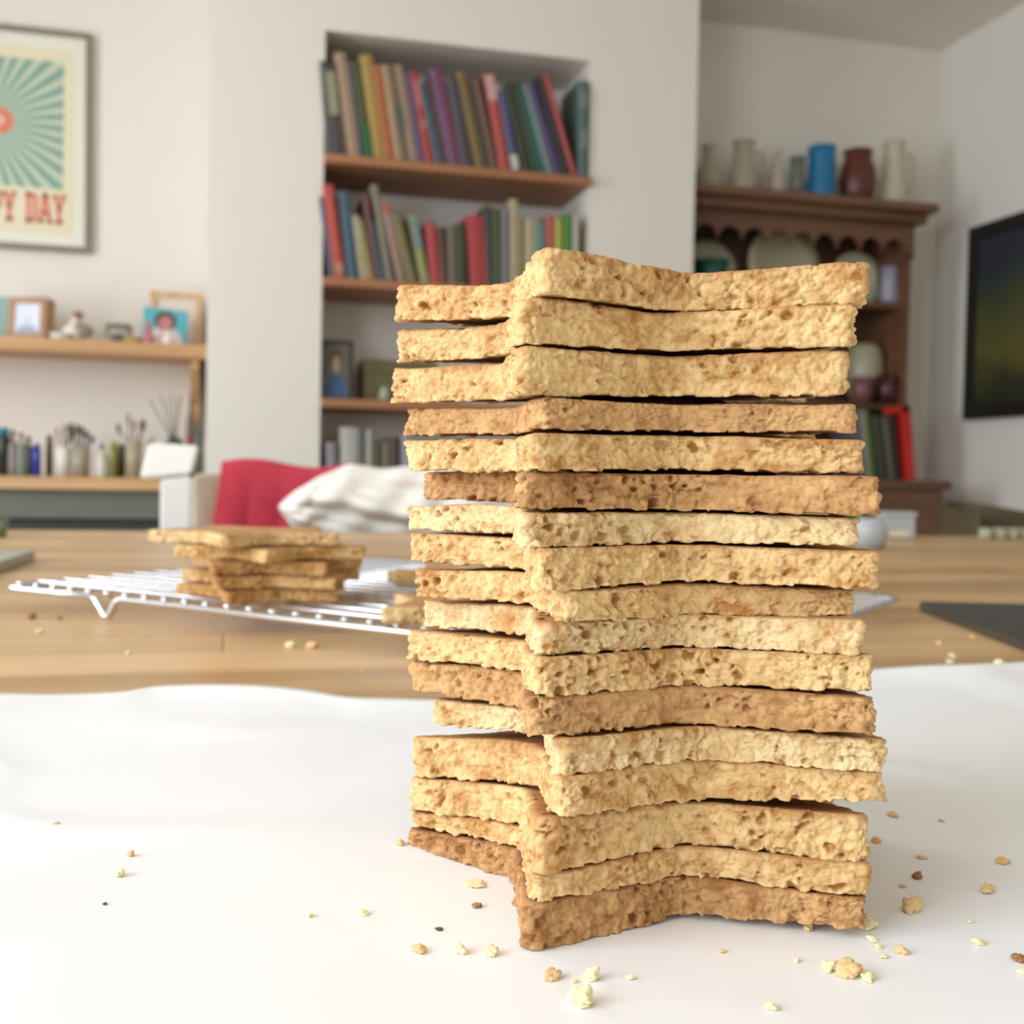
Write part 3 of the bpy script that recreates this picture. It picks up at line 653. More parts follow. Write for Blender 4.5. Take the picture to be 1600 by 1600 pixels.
vessel('green_bowl', 'dark teal-green bowl on the left of the dresser shelf', 'bowl', 1110, s1z, 408, 54, [(.4, 0), (.8, .4), (1, 1)], mat('teal_green_glaze', (20, 84, 64), .35), Y=3.44)
vessel('mug', 'blue and white mug at the right of the dresser shelf', 'mug', 1389, s1z, 418, 30, [(.9, 0), (1, .2), (.85, .6), (.95, 1)], mat('blue_white_glaze', (158, 156, 172), .35, var=.3, scale=50), Y=3.46, handle=1)
vessel('white_bowl', 'pale green-white tureen on the second dresser shelf', 'bowl', 1348, s2z, 538, 62, [(.5, 0), (.9, .3), (1, .6), (.85, .9), (.6, 1)], mat('tureen_glaze', (176, 170, 142), .35, var=.05), Y=3.53)
vessel('maroon_cup', 'dark maroon cup on the second dresser shelf, before the tureen', 'cup', 1386, s2z, 588, 38, [(.7, 0), (.95, .4), (1, 1)], mat('maroon_glaze', (76, 34, 36), .35), Y=3.44)
vessel('pink_cup', 'dusky pink and maroon patterned cup left of the dark maroon cup', 'cup', 1346, s2z, 590, 34, [(.7, 0), (.95, .4), (1, 1)], mat('pink_maroon', (122, 82, 76), .35, var=.3, scale=40), Y=3.44)
DB = [(1346, 1336, 640, 12, (104, 100, 112), 'grey lilac'), (1358, 1347, 642, 11, (152, 152, 134), 'pale grey green'), (1366, 1354, 642, 7, (76, 120, 30), 'bright green'), (1380, 1368, 650, 16, (60, 68, 44), 'dark green'), (1394, 1382, 652, 8, (112, 104, 84), 'thin khaki'), (1404, 1392, 646, 12, (42, 36, 28), 'black')]
for i, (a, b_, t, w, c, nm) in enumerate(DB):
    book(a, b_, t, w, c, '%s book on the dresser, %s' % (nm, 'leftmost beside the cookie stack' if i == 0 else 'right of the %s one' % DB[i-1][5]), 'books on the dresser worktop', ctz, Y=3.36, depth=.15)
rb = thing('red_folder', 'bright red upright folder at the right end of the dresser books', 'folder', (ons(1424, 3.34, ctz), 3.34, ctz+.002)); rb.rotation_euler = (0, -.12, 0)
rm = mat('red_plastic', (206, 42, 34), .4, var=.03); fh = hz(1415, 634, 3.34)-ctz
box('spine', -.016, .016, 0, .006, 0, fh, rm, rb, .002); box('cover', .012, .016, 0, .2, 0, fh, rm, rb, .001)
box('top_flap', -.085, .016, 0, .006, fh-.022, fh, rm, rb, .002); box('cover', -.016, -.012, .006, .2, 0, fh-.024, rm, rb, .001)

# ------------------------------------------------------------------ worktop table made of staves
TZ = 0.75; TX0, TX1, TY0, TY1 = -1.15, 1.75, -.35, atZ(0, 828, .75).y
tb = thing('table', 'wide butcher-block wooden table filling the foreground', 'table', (0, 0, 0))
stave = wood('beech_stave', (172, 130, 82), (218, 180, 128), .33, 'X', .35, rand=.13)
rows = 36; rw = (TY1-TY0)/rows; rnd = random.Random(3)
cache = {}
for r_ in range(rows):
    x = TX0; first = True
    while x < TX1-.001:
        ln = round(rnd.choice((.3, .4, .5, .6, .7))*(.5 if first else 1), 3); first = False
        if x+ln > TX1-.12: ln = round(TX1-x, 3)
        key = ln
        if key not in cache:
            bm = bmesh.new(); bm_box(bm, .0002, ln-.0002, .0003, rw-.0003, -.038, 0, .0006)
            me = bpy.data.meshes.new('stave'); bm.normal_update(); bm.to_mesh(me); bm.free(); me.materials.append(stave); cache[key] = me
        o = bpy.data.objects.new('stave', cache[key]); COL.objects.link(o); o.parent = tb
        o.location = (x, TY0+r_*rw, TZ-rnd.random()*.00025); x += ln
box('core_board', TX0+.002, TX1-.002, TY0+.002, TY1-.002, TZ-.05, TZ-.0385, stave, tb)
for x in (TX0+.1, TX1-.17):
    for y in (TY0+.1, TY1-.17): box('leg', x, x+.07, y, y+.07, 0, TZ-.05, stave, tb, .004)
for y in (TY0+.12, TY1-.14): box('apron', TX0+.17, TX1-.17, y, y+.02, TZ-.14, TZ-.05, stave, tb)

# ------------------------------------------------------------------ baking paper
PM, N_, L_, B_ = simple_nodes('baking_paper')
tc = N_.new('ShaderNodeTexCoord'); nz = N_.new('ShaderNodeTexNoise'); nz.inputs['Scale'].default_value = 14; nz.inputs['Detail'].default_value = 3
L_.new(tc.outputs['Object'], nz.inputs['Vector']); mx = N_.new('ShaderNodeMix'); mx.data_type = 'RGBA'
mx.inputs[6].default_value = srgb(243, 241, 240); mx.inputs[7].default_value = srgb(249, 247, 246); L_.new(nz.outputs['Fac'], mx.inputs[0]); L_.new(mx.outputs[2], B_.inputs['Base Color'])
B_.inputs['Roughness'].default_value = .38; B_.inputs['Specular IOR Level'].default_value = .35
edge_px = [(-150, 1090), (0, 1090), (120, 1089), (200, 1090), (222, 1086), (245, 1081), (320, 1084), (400, 1088), (480, 1094), (560, 1101), (680, 1102), (1000, 1080), (1365, 1052), (1450, 1051), (1520, 1050), (1600, 1043), (1800, 1030)]
ep = [atZ(a, b_, TZ+.0015) for a, b_ in edge_px]
ex = np.array([p.x for p in ep]); ey = np.array([p.y for p in ep])
nx, ny = 260, 200; xs = np.linspace(-.42, .55, nx); V = []
yedge = np.interp(xs, ex, ey); t = np.linspace(0, 1, ny)
G = np.zeros((ny, nx, 3)); G[:, :, 0] = xs[None]; G[:, :, 1] = -.2+(yedge[None, :]+.2)*t[:, None]
P = G.reshape(-1, 3).copy(); P[:, 2] = 0
# gentle creases, flat under the stack, lifted rim at the far edge
wv = fbm(P*np.array([1, 1.6, 1]), .10, 5, 3)*.0017 + np.maximum(0, .1-np.abs(fbm(P, .15, 31, 1)))*.011
cx_, cy_ = .083, .2175
dist = np.hypot(P[:, 0]-cx_, P[:, 1]-cy_); fl = np.clip((dist-.06)/.06, 0, 1)
dE = (np.repeat(yedge[None], ny, 0).ravel()-P[:, 1])
rim = np.exp(-dE/.012)*(.002+.0015*np.sin(P[:, 0]*22+1))
P[:, 2] = TZ+.0006+np.maximum(0, (wv+.0004)*fl)+rim
idx = np.arange(nx*ny).reshape(ny, nx)
Q = np.stack([idx[:-1, :-1], idx[:-1, 1:], idx[1:, 1:], idx[1:, :-1]], -1).reshape(-1, 4)
me = npmesh('baking_paper', P, Q)
pp = link('baking_paper', me, PM); tag(pp, 'sheet of white baking paper on the table under the cookie stack', 'paper')
md = pp.modifiers.new('s', 'SOLIDIFY'); md.thickness = .00012; md.offset = -1
def paper_z(x, y):
    k = np.argmin((P[:, 0]-x)**2+(P[:, 1]-y)**2); return P[k, 2]
# ------------------------------------------------------------------ star cookies
def cookie_mat(name, pale, brown, crust):
    M, N_, L_, B_ = simple_nodes(name)
    at_ = N_.new('ShaderNodeAttribute'); at_.attribute_name = 'tone'
    sp = N_.new('ShaderNodeSeparateColor'); L_.new(at_.outputs['Color'], sp.inputs[0])
    tc = N_.new('ShaderNodeTexCoord')
    n1 = N_.new('ShaderNodeTexNoise'); n1.inputs['Scale'].default_value = 420; n1.inputs['Detail'].default_value = 4; L_.new(tc.outputs['Object'], n1.inputs['Vector'])
    n2 = N_.new('ShaderNodeTexNoise'); n2.inputs['Scale'].default_value = 1600; n2.inputs['Detail'].default_value = 3; L_.new(tc.outputs['Object'], n2.inputs['Vector'])
    ad = N_.new('ShaderNodeMath'); ad.operation = 'MULTIPLY_ADD'; ad.inputs[1].default_value = .9; ad.inputs[2].default_value = -.45; L_.new(n1.outputs['Fac'], ad.inputs[0])
    ad2 = N_.new('ShaderNodeMath'); ad2.operation = 'ADD'; ad2.use_clamp = True; L_.new(ad.outputs[0], ad2.inputs[0]); L_.new(sp.outputs[0], ad2.inputs[1])
    mx = N_.new('ShaderNodeMix'); mx.data_type = 'RGBA'; mx.inputs[6].default_value = pale; mx.inputs[7].default_value = brown; L_.new(ad2.outputs[0], mx.inputs[0])
    m2 = N_.new('ShaderNodeMix'); m2.data_type = 'RGBA'; m2.inputs[7].default_value = crust; L_.new(sp.outputs[1], m2.inputs[0]); L_.new(mx.outputs[2], m2.inputs[6])
    L_.new(m2.outputs[2], B_.inputs['Base Color']); B_.inputs['Roughness'].default_value = .82; B_.inputs['Specular IOR Level'].default_value = .2
    B_.inputs['Subsurface Weight'].default_value = .0
    bp = N_.new('ShaderNodeBump'); bp.inputs['Strength'].default_value = .55; bp.inputs['Distance'].default_value = .00035
    sm = N_.new('ShaderNodeMath'); sm.operation = 'MULTIPLY_ADD'; sm.inputs[1].default_value = .4; L_.new(n2.outputs['Fac'], sm.inputs[0]); L_.new(n1.outputs['Fac'], sm.inputs[2])
    L_.new(sm.outputs[0], bp.inputs['Height']); L_.new(bp.outputs['Normal'], B_.inputs['Normal']); return M
CM = {
 'pale': cookie_mat('cookie_pale', srgb(234, 207, 156), srgb(190, 140, 80), srgb(184, 134, 84)),
 'gold': cookie_mat('cookie_golden', srgb(229, 195, 138), srgb(178, 122, 62), srgb(168, 114, 70)),
 'brown': cookie_mat('cookie_toasted', srgb(208, 164, 110), srgb(152, 102, 58), srgb(140, 86, 54)),
}
def star_outline(R, phi, n_front=700, n_back=260, ctip=.0036, cnotch=.003, ratio=.575, jit=None):
    vs = []
    for k in range(10):
        a = phi+math.pi/5*k; r = R*(1.045 if k % 2 == 0 else ratio)
        if jit is not None: r *= 1+jit[k]*.03
        vs.append(np.array([r*math.cos(a), r*math.sin(a)]))
    dense = []
    for k in range(10):
        p0, p1, p2 = vs[k-1], vs[k], vs[(k+1) % 10]; c = ctip if k % 2 == 0 else cnotch
        c = c*R/.048
        a = p1+(p0-p1)/np.linalg.norm(p0-p1)*c; b = p1+(p2-p1)/np.linalg.norm(p2-p1)*c
        for t in np.linspace(0, 1, 24): dense.append((1-t)**2*a+2*t*(1-t)*(p1*.85+.15*(a+b)/2)+t*t*b)
    D = np.array(dense); D = np.vstack([D, D[:1]])
    seg = np.linalg.norm(np.diff(D, axis=0), axis=1); mid = (D[1:]+D[:-1])/2
    ang = np.arctan2(mid[:, 1], mid[:, 0]); fr = np.cos(ang-phi) > math.cos(math.radians(88))
    w = np.where(fr, 1.0, .42); w = seg*w; cum = np.concatenate([[0], np.cumsum(w)]); n = n_front+n_back
    s = np.linspace(0, cum[-1], n, endpoint=False)
    return np.stack([np.interp(s, cum, D[:, 0]), np.interp(s, cum, D[:, 1])], 1)
def make_cookie(name, c, R, phi, ztop, zbot, material, seed, nf=800, nb=200, K=28, amp=1.0, toast=0.0, jit=None):
    O = star_outline(R, phi, nf, nb, jit=jit); M_ = len(O)
    tn = np.roll(O, -1, 0)-np.roll(O, 1, 0); nrm = np.stack([tn[:, 1], -tn[:, 0]], 1); nrm /= np.linalg.norm(nrm, axis=1)[:, None]
    for _ in range(6): nrm = (np.roll(nrm, 1, 0)+nrm+np.roll(nrm, -1, 0)); nrm /= np.linalg.norm(nrm, axis=1)[:, None]
    rings = []
    ins = [.97, .85, .6, .4, .25, .16, .1, .06, .035]
    for s in ins: rings.append(('b', s, 0.0))
    for j in range(K+1): rings.append(('s', j/K, j/K))
    for s in ins[::-1]: rings.append(('t', s, 1.0))
    XY = []; F = []; SD = []; INS = []
    for kind, s, f in rings:
        if kind == 's':
            e = 0
            r_t, r_b = .11, .06
            if f > 1-r_t: u = (f-(1-r_t))/r_t; e = .0007*(1-math.sqrt(max(0, 1-u*u)))
            if f < r_b: u = (r_b-f)/r_b; e = .0004*(1-math.sqrt(max(0, 1-u*u)))
            XY.append(O-nrm*e); SD.append(np.ones(M_)); INS.append(np.zeros(M_))
        else: XY.append((O-nrm*(.0007 if kind == 't' else .0004))*(1-s)); SD.append(np.zeros(M_)); INS.append(np.full(M_, s))
        F.append(np.full(M_, f))
    NR = len(rings); XY = np.concatenate(XY)+np.array(c)[None]; F = np.concatenate(F); SD = np.concatenate(SD); INS = np.concatenate(INS); NN = np.tile(nrm, (NR, 1))
    zt = ztop(XY); zb = zbot(XY); Pn = np.stack([XY[:, 0], XY[:, 1], zb+(zt-zb)*F], 1)
    Q0 = Pn+seed*.137; Q0[:, 2] *= 1.25
    # crumbly relief
    warp = np.stack([fbm(Q0, .0014, 1, 3), fbm(Q0, .0014, 2, 3), fbm(Q0, .0014, 3, 3)], 1)*.00055
    Qw = Q0+warp
    c1, id1 = cell(Qw, .0024, seed); c2, id2 = cell(Qw, .0011, seed+50); c3, id3 = cell(Qw, .0032, seed+90); c4, id4 = cell(Qw, .0018, seed+120)
    b1 = np.sqrt(np.clip(1-(c1/.85)**2, 0, 1)); b2 = np.sqrt(np.clip(1-(c2/.85)**2, 0, 1))
    pit = np.clip((.36-c3)/.12, 0, 1)*(id3 > .62); pit = np.maximum(pit, .75*np.clip((.38-c4)/.14, 0, 1)*(id4 > .7))
    dens = np.clip(.6+.9*fbm(Q0, .009, seed+21, 2), .2, 1.25)
    bil = np.abs(fbm(Qw, .0024, seed+31, 3)); bil2 = np.abs(vnoise(Qw, .0009, seed+37))
    big = fbm(Q0, .011, seed+7, 2); med = fbm(Q0, .003, seed+8, 3)
    d = amp*(big*.0005+med*.0003+(b1-.5)*.0010*id1*dens+(b2-.5)*.0005*id2*dens+(bil-.3)*.0012*(.5+.5*dens)+(bil2-.3)*.00035-pit*.0013*dens)
    d = np.where(d > .0006, .0006+.45*(d-.0006), d)
    crev = np.clip(1-bil/.13, 0, 1)
    edge = np.clip(1-F/.12, 0, 1)*SD
    crumb = (id1 > .7)*edge*b1
    d = d+crumb*.0006
    Pn[:, :2] += NN*(d*SD)[:, None]
    zz = np.zeros(len(Pn))
    # ragged lower lip, soft upper crust
    lip = np.where(SD > 0, np.clip(1-F/.25, 0, 1), 0)
    zz -= lip*np.maximum(0, (b1-.35))*.0007*(id1 > .4)*amp
    zz += np.where((F == 1) & (SD == 0), (med*.00018-.00012)*np.clip(INS/.05, 0, 1), 0)
    zz += SD*np.clip((F-.8)/.2, 0, 1)*big*.00025
    Pn[:, 2] += zz
    zc_ = ztop.clamp(XY) if hasattr(ztop, 'clamp') else None
    Pn[:, 2] = np.maximum(Pn[:, 2], TZ+.0007)
    n = len(Pn); idx = np.arange(n).reshape(NR, M_); nx_ = np.roll(idx, -1, 1)
    Qd = np.stack([idx[:-1], nx_[:-1], nx_[1:], idx[1:]], -1).reshape(-1, 4)
    cb = np.array([[c[0], c[1], Pn[0:M_, 2].mean()]]); ct = np.array([[c[0], c[1], Pn[-M_:, 2].mean()]])
    V = np.vstack([Pn, cb, ct]); ib, it = n, n+1
    T1 = np.stack([np.full(M_, ib), nx_[0], idx[0]], 1); T2 = np.stack([np.full(M_, it), idx[-1], nx_[-1]], 1)
    org = np.array([c[0], c[1], V[:, 2].min()])
    me = npmesh(name, V-org, Qd, np.vstack([T1, T2]))
    tone = np.clip(.42+.3*big+.3*med-.38*(b1-.55)-.25*(b2-.5)+pit*.6*dens+crev*.3+toast-.22*edge+.3*(id1-.5)*b1, 0, 1)
    crust = np.clip(np.where(SD > 0, np.clip((F-.86)/.14, 0, 1)*.55, np.where(F == 1, .8, .45))+.25*big*(F > .7), 0, 1)
    colr = np.ones((len(V), 4), np.float32); colr[:n, 0] = tone; colr[:n, 1] = crust; colr[n:, 0] = .5; colr[n:, 1] = .7
    ca = me.color_attributes.new('tone', 'FLOAT_COLOR', 'POINT'); ca.data.foreach_set('color', colr.ravel())
    o = link(name, me, material); o.location = org; return o

# measured in the photograph, per cookie from the top: xL, silhouette of the front arm, xR and then (top,bottom) rows at F, N, R, L, NL
CK = [
 (625, 817, 1352, (387, 460), (427, 485), (412, 477), (447, 500), (442, 494), 'gold', 0),
 (625, 798, 1337, (466, 536), (489, 545), (430, 540), (516, 565), (512, 556), 'gold', 0),
 (618, 796, 1323, (540, 617), (555, 617), (549, 616), (576, 628), (569, 624), 'gold', 0),
 (640, 820, 1334, (621, 669), (631, 672), (631, 674), (639, 679), (636, 676), 'brown', -.12),
 (637, 815, 1346, (677, 733), (680, 732), (688, 737), (687, 733), (684, 736), 'gold', 0),
 (667, 808, 1376, (737, 792), (741, 796), (743, 803), (738, 778), (735, 782), 'brown', .12),
 (640, 806, 1339, (800, 854), (800, 846), (807, 849), (790, 826), (787, 832), 'pale', -.05),
 (645, 822, 1369, (856, 920), (851, 907), (860, 916), (832, 875), (840, 887), 'gold', .05),
 (657, 848, 1326, (921, 971), (911, 959), (920, 960), (890, 931), (893, 940), 'gold', 0),
 (667, 832, 1347, (972, 1021), (961, 1009), (960, 1020), (938, 977), (947, 989), 'pale', 0),
 (645, 820, 1365, (1026, 1084), (1014, 1069), (1022, 1077), (984, 1027), (1000, 1045), 'gold', -.1),
 (645, 815, 1366, (1086, 1147), (1071, 1131), (1088, 1144), (1031, 1076), (1046, 1104), 'brown', 0),
 (682, 857, 1379, (1152, 1207), (1135, 1184), (1152, 1202), (1092, 1128), (1107, 1145), 'pale', 0),
 (653, 842, 1379, (1209, 1271), (1186, 1249), (1203, 1249), (1150, 1209), (1160, 1224), 'gold', 0),
 (645, 823, 1357, (1273, 1358), (1254, 1321), (1272, 1342), (1213, 1263), (1228, 1286), 'gold', .02),
 (650, 820, 1358, (1362, 1402), (1324, 1368), (1346, 1396), (1267, 1287), (1288, 1318), 'gold', 0),
 (645, 812, 1350, (1405, 1490), (1370, 1428), (1399, 1446), (1293, 1332), (1322, 1384), 'brown', .1),
]
Fp = atZ(883, 1490, TZ); Rp = atZ(1342, 1446, TZ); Lp = atZ(652, 1332, TZ)
# centre of the regular star through these three tips
mx_, my_ = (Rp+Lp)/2, None
R_nom = .0475
def circ(a, b, c_):
    ax, ay, bx, by, cx2, cy2 = a.x, a.y, b.x, b.y, c_.x, c_.y
    d_ = 2*(ax*(by-cy2)+bx*(cy2-ay)+cx2*(ay-by))
    ux = ((ax*ax+ay*ay)*(by-cy2)+(bx*bx+by*by)*(cy2-ay)+(cx2*cx2+cy2*cy2)*(ay-by))/d_
    uy = ((ax*ax+ay*ay)*(cx2-bx)+(bx*bx+by*by)*(ax-cx2)+(cx2*cx2+cy2*cy2)*(bx-ax))/d_
    return ux, uy
C0 = circ(Fp, Rp, Lp); R0_ = math.hypot(Fp.x-C0[0], Fp.y-C0[1]); PH0 = math.atan2(Fp.y-C0[1], Fp.x-C0[0])
print('STAR', C0, R0_, math.degrees(PH0))
R0_ = min(max(R0_, .045), .05)
lat = np.array([math.cos(TH), -math.sin(TH)])
def projx(XY, z):
    v = np.stack([XY[:, 0], XY[:, 1], np.full(len(XY), z-CAMZ)], 1)
    return 800+FPX*(v@np.array(RT))/(v@np.array(FW))
def fit(xL, xF, xR, z):
    p = np.array([0.0, PH0, R0_])
    tgt = np.array([xL, xF, xR])
    def ev(p):
        O = star_outline(p[2], p[1], 300, 120); XY = O+np.array(C0)+lat*p[0]; X = projx(XY, z)
        a = np.arctan2(O[:, 1], O[:, 0]); m_ = np.cos(a-p[1]) > math.cos(math.radians(24))
        return np.array([X.min()+2, X[m_].min()+3, X.max()-2])
    for _ in range(12):
        r0 = ev(p)-tgt; J = np.zeros((3, 3)); st = np.array([.0003, .004, .0003])
        for k in range(3): q = p.copy(); q[k] += st[k]; J[:, k] = (ev(q)-tgt-r0)/st[k]
        lam = np.diag([1e-2, (4*.8)**2, (2000)**2])  # keep angle and size near nominal
        reg = np.array([0, (p[1]-PH0)*(4*.8)**2*4, (p[2]-R0_)*(2000)**2*4])
        H = J.T@J+np.diag([0, (4*.8)**2*4, (2000)**2*4]); g = J.T@r0+reg
        p = p-np.linalg.solve(H+1e-9*np.eye(3), g)
    return p, ev(p)-tgt
class Surf:
    """height field from five measured points: best plane plus soft local bumps"""
    def __init__(s, pts, zs, wt=None):
        s.p = np.array(pts); A = np.c_[np.ones(5), s.p]; w = np.array([1, .6, 1, 1, .6])
        reg = np.diag([0, 1e-7, 1e-7])
        s.c = np.linalg.solve(A.T@(A*w[:, None])+reg, A.T@(w*np.array(zs)))
        s.r = np.array(zs)-A@s.c; s.cap = None
        K = np.exp(-((s.p[:, None]-s.p[None])**2).sum(-1)/(2*.011**2)); s.k = np.linalg.solve(K+np.eye(5)*.05, s.r)
    def __call__(s, XY):
        z = s.c[0]+XY@s.c[1:]+np.exp(-((XY[:, None]-s.p[None])**2).sum(-1)/(2*.011**2))@s.k
        if s.cap is not None: z = np.minimum(z, s.cap(XY)-.00015)
        return z
class Dome:
    """upper surface swelling softly in the middle until it touches the cookie above"""
    def __init__(s, base, c, R, h, cap): s.b, s.c, s.R, s.h, s.cap = base, np.array(c), R, h, cap
    def __call__(s, XY):
        r = np.hypot(*(XY-s.c).T)/s.R; u = np.clip((.52-r)/.3, 0, 1); z = s.b(XY)+s.h*u*u*(3-2*u)
        return z if s.cap is None else np.minimum(z, s.cap(XY)-.00008)
class Floor:
    def __init__(s, top, bot, mn): s.t, s.b, s.m = top, bot, mn
    def __call__(s, XY): return np.maximum(np.minimum(s.b(XY), s.t(XY)-s.m), TZ+.0007)
ORD = ['topmost', 'second', 'third', 'fourth', 'fifth', 'sixth', 'seventh', 'eighth', 'ninth', 'tenth', 'eleventh', 'twelfth', 'thirteenth', 'fourteenth', 'fifteenth', 'sixteenth', 'bottom']
DESC = ['golden star cookie with a raised front corner', 'golden star cookie under the raised one', 'thick golden star cookie', 'thin toasted brown star cookie', 'pale-edged golden star cookie',
        'dark toasted star cookie sticking out at right', 'pale star cookie with a pointed left tip', 'thick golden star cookie with a smooth edge', 'short golden star cookie set back at right', 'pale rough-edged star cookie',
        'pale golden star cookie', 'toasted brown star cookie', 'pale star cookie shifted to the right', 'golden star cookie sticking out at right', 'very thick golden star cookie', 'thin golden star cookie', 'dark brown star cookie resting on the paper']
prev = None; rj = random.Random(11)
for i, (xL, xF, xR, f_, n_, r_, l_, nl_, kind, toast) in enumerate(CK):
    zg = z_at(Fp.x, Fp.y, (f_[0]+f_[1])/2)
    p, res = fit(xL, xF, xR, zg)
    c = np.array(C0)+lat*p[0]; ph, R_ = p[1], p[2]
    print('CK', i, p, res.round(1))
    tips = [c+R_*.98*np.array([math.cos(ph), math.sin(ph)]), c+R_*.6*np.array([math.cos(ph+math.pi/5), math.sin(ph+math.pi/5)]), c+R_*.98*np.array([math.cos(ph+2*math.pi/5), math.sin(ph+2*math.pi/5)]),
            c+R_*.98*np.array([math.cos(ph-2*math.pi/5), math.sin(ph-2*math.pi/5)]), c+R_*.72*np.array([math.cos(ph-math.pi/4.2), math.sin(ph-math.pi/4.2)])]
    meas = [f_, n_, r_, l_, nl_]
    top = Surf(tips, [z_at(t_[0], t_[1], q[0]) for t_, q in zip(tips, meas)])
    bot = Surf(tips, [z_at(t_[0], t_[1], q[1]) for t_, q in zip(tips, meas)])
    top = Dome(top, c, R_, .0004 if prev is None else .0035, prev)
    fl_ = Floor(top, bot, .0028)
    jit = [rj.uniform(-1, 1) for _ in range(10)]; jit[0] = jit[2] = jit[8] = 0
    o = make_cookie('star_cookie', c, R_, ph, top, fl_, CM[kind], i*13+3, toast=toast, jit=jit)
    tag(o, '%s, %s of the tall front stack' % (DESC[i], ORD[i]), 'cookie', 'star cookies in the tall front stack')
    prev = fl_
    if i == 0: TOPC = c

# ------------------------------------------------------------------ cooling rack
RZ = TZ+.0115
def lw(l, d): return Vector((l*math.cos(TH)+d*math.sin(TH), -l*math.sin(TH)+d*math.cos(TH), 0))
A = atZ(6, 917, RZ); E_ = atZ(660, 991, RZ); Cc = atZ(1405, 935, RZ); A.z = E_.z = Cc.z = 0
ux = (E_-A).normalized(); uy = Vector((-ux.y, ux.x, 0))
ln = (Cc-A).dot(ux); wd = (Cc-A).dot(uy)
print('RACK', ln, wd, A)
rk = thing('cooling_rack', 'chrome wire cooling rack on the table behind the front stack', 'cooling rack', (A.x, A.y, TZ), math.atan2(ux.y, ux.x))
chrome = mat('chrome_wire', (222, 224, 228), .22, 1.0, var=.01)
hgt = .0115
def loop(x0, x1, y0, y1, r, z, legs):
    p = []
    def side(a, b, legpos):
        v = b-a; L = v.length; d_ = v.normalized(); out = [a+d_*.008]
        for s in legpos:
            out += [a+d_*(s-.013), a+d_*(s-.009)+Vector((0, 0, -.001)), a+d_*(s-.0015)+Vector((0, 0, -hgt+.0022)), a+d_*(s+.0015)+Vector((0, 0, -hgt+.0022)), a+d_*(s+.0075)+Vector((0, 0, -.001)), a+d_*(s+.011)]
        out.append(b-d_*.008); return out
    q = [Vector((x0, y0, z)), Vector((x1, y0, z)), Vector((x1, y1, z)), Vector((x0, y1, z))]
    p += side(q[0], q[1], legs); p += side(q[1], q[2], []); p += side(q[2], q[3], legs); p += side(q[3], q[0], [])
    p.append(p[0]); return p
Fd = atZ(149, 937, RZ); legx = (Vector((Fd.x, Fd.y, 0))-A).dot(ux)
tube('frame_wire', loop(0, ln, 0, wd, .0016, hgt, [legx, ln-legx]), .0017, chrome, rk, 8)
nl = int(round(wd/.0175)); 
for k in range(nl-1): yk = .023+(wd-.04)*k/(nl-2); tube('grid_wire', [(-.001, yk, hgt+.0014), (ln+.001, yk, hgt+.0014)], .0011, chrome, rk, 6)
nc = int(round(ln/.0142))
for k in range(1, nc): tube('cross_wire', [(ln*k/nc, -.0008, hgt+.0030), (ln*k/nc, .0010, hgt+.0022), (ln*k/nc, .003, hgt-.0006), (ln*k/nc, wd-.003, hgt-.0006), (ln*k/nc, wd-.001, hgt+.002)], [.0015, .0014, .0005, .0005, .0012], chrome, rk, 6)
def plane_z(z): return lambda XY: np.full(len(XY), z)
# the five stacked cookies on the rack
RC = [ # centre px x, y of base row, radius, phi offset, z0, z1, kind
 (418, .0032, .0092, 'gold', .046, 10, .28, 'toasted star cookie at the bottom of the rack stack'),
 (426, .0100, .0160, 'gold', .048, 0, .1, 'fourth star cookie down in the rack stack'),
 (432, .0168, .0228, 'gold', .046, -8, .25, 'toasted middle star cookie of the rack stack'),
 (426, .0236, .0300, 'gold', .049, 30, .05, 'second star cookie down in the rack stack'),
 (384, .0308, .0368, 'pale', .050, 22, .0, 'topmost star cookie of the rack stack, shifted left'),
]
base = atZ(425, 939, RZ)
for px, a_, b_, kd, rr, dphi, toast, lb in RC:
    q = atZ(px, 917, RZ); dl = (px-425)/FPX*.5
    c = np.array([base.x+math.cos(TH)*dl, base.y-math.sin(TH)*dl])
    tilt = .03*(a_ > .02)
    zt_ = (lambda b_: (lambda XY: RZ+b_+0*XY[:, 0]))(b_); zb_ = (lambda a_: (lambda XY: RZ+a_+0*XY[:, 0]))(a_)
    o = make_cookie('star_cookie', c, rr, PH0+math.radians(dphi), zt_, zb_, CM[kd], int(px), nf=240, nb=120, K=8, toast=toast)
    tag(o, lb, 'cookie', 'star cookies stacked on the rack')
for px, py, lb, sd, dp in ((726, 908, 'pale star cookie lying alone at the back of the cooling rack', 71, 20), (738, 962, 'pale star cookie lying alone near the front rail of the cooling rack', 72, 40)):
    q = atZ(px, py, RZ+.004); c = np.array([q.x, q.y])
    o = make_cookie('star_cookie', c, .046, PH0+math.radians(dp), plane_z(RZ+.0105), plane_z(RZ+.0038), CM['pale'], sd, nf=240, nb=120, K=8)
    tag(o, lb, 'cookie', 'single star cookies on the rack')
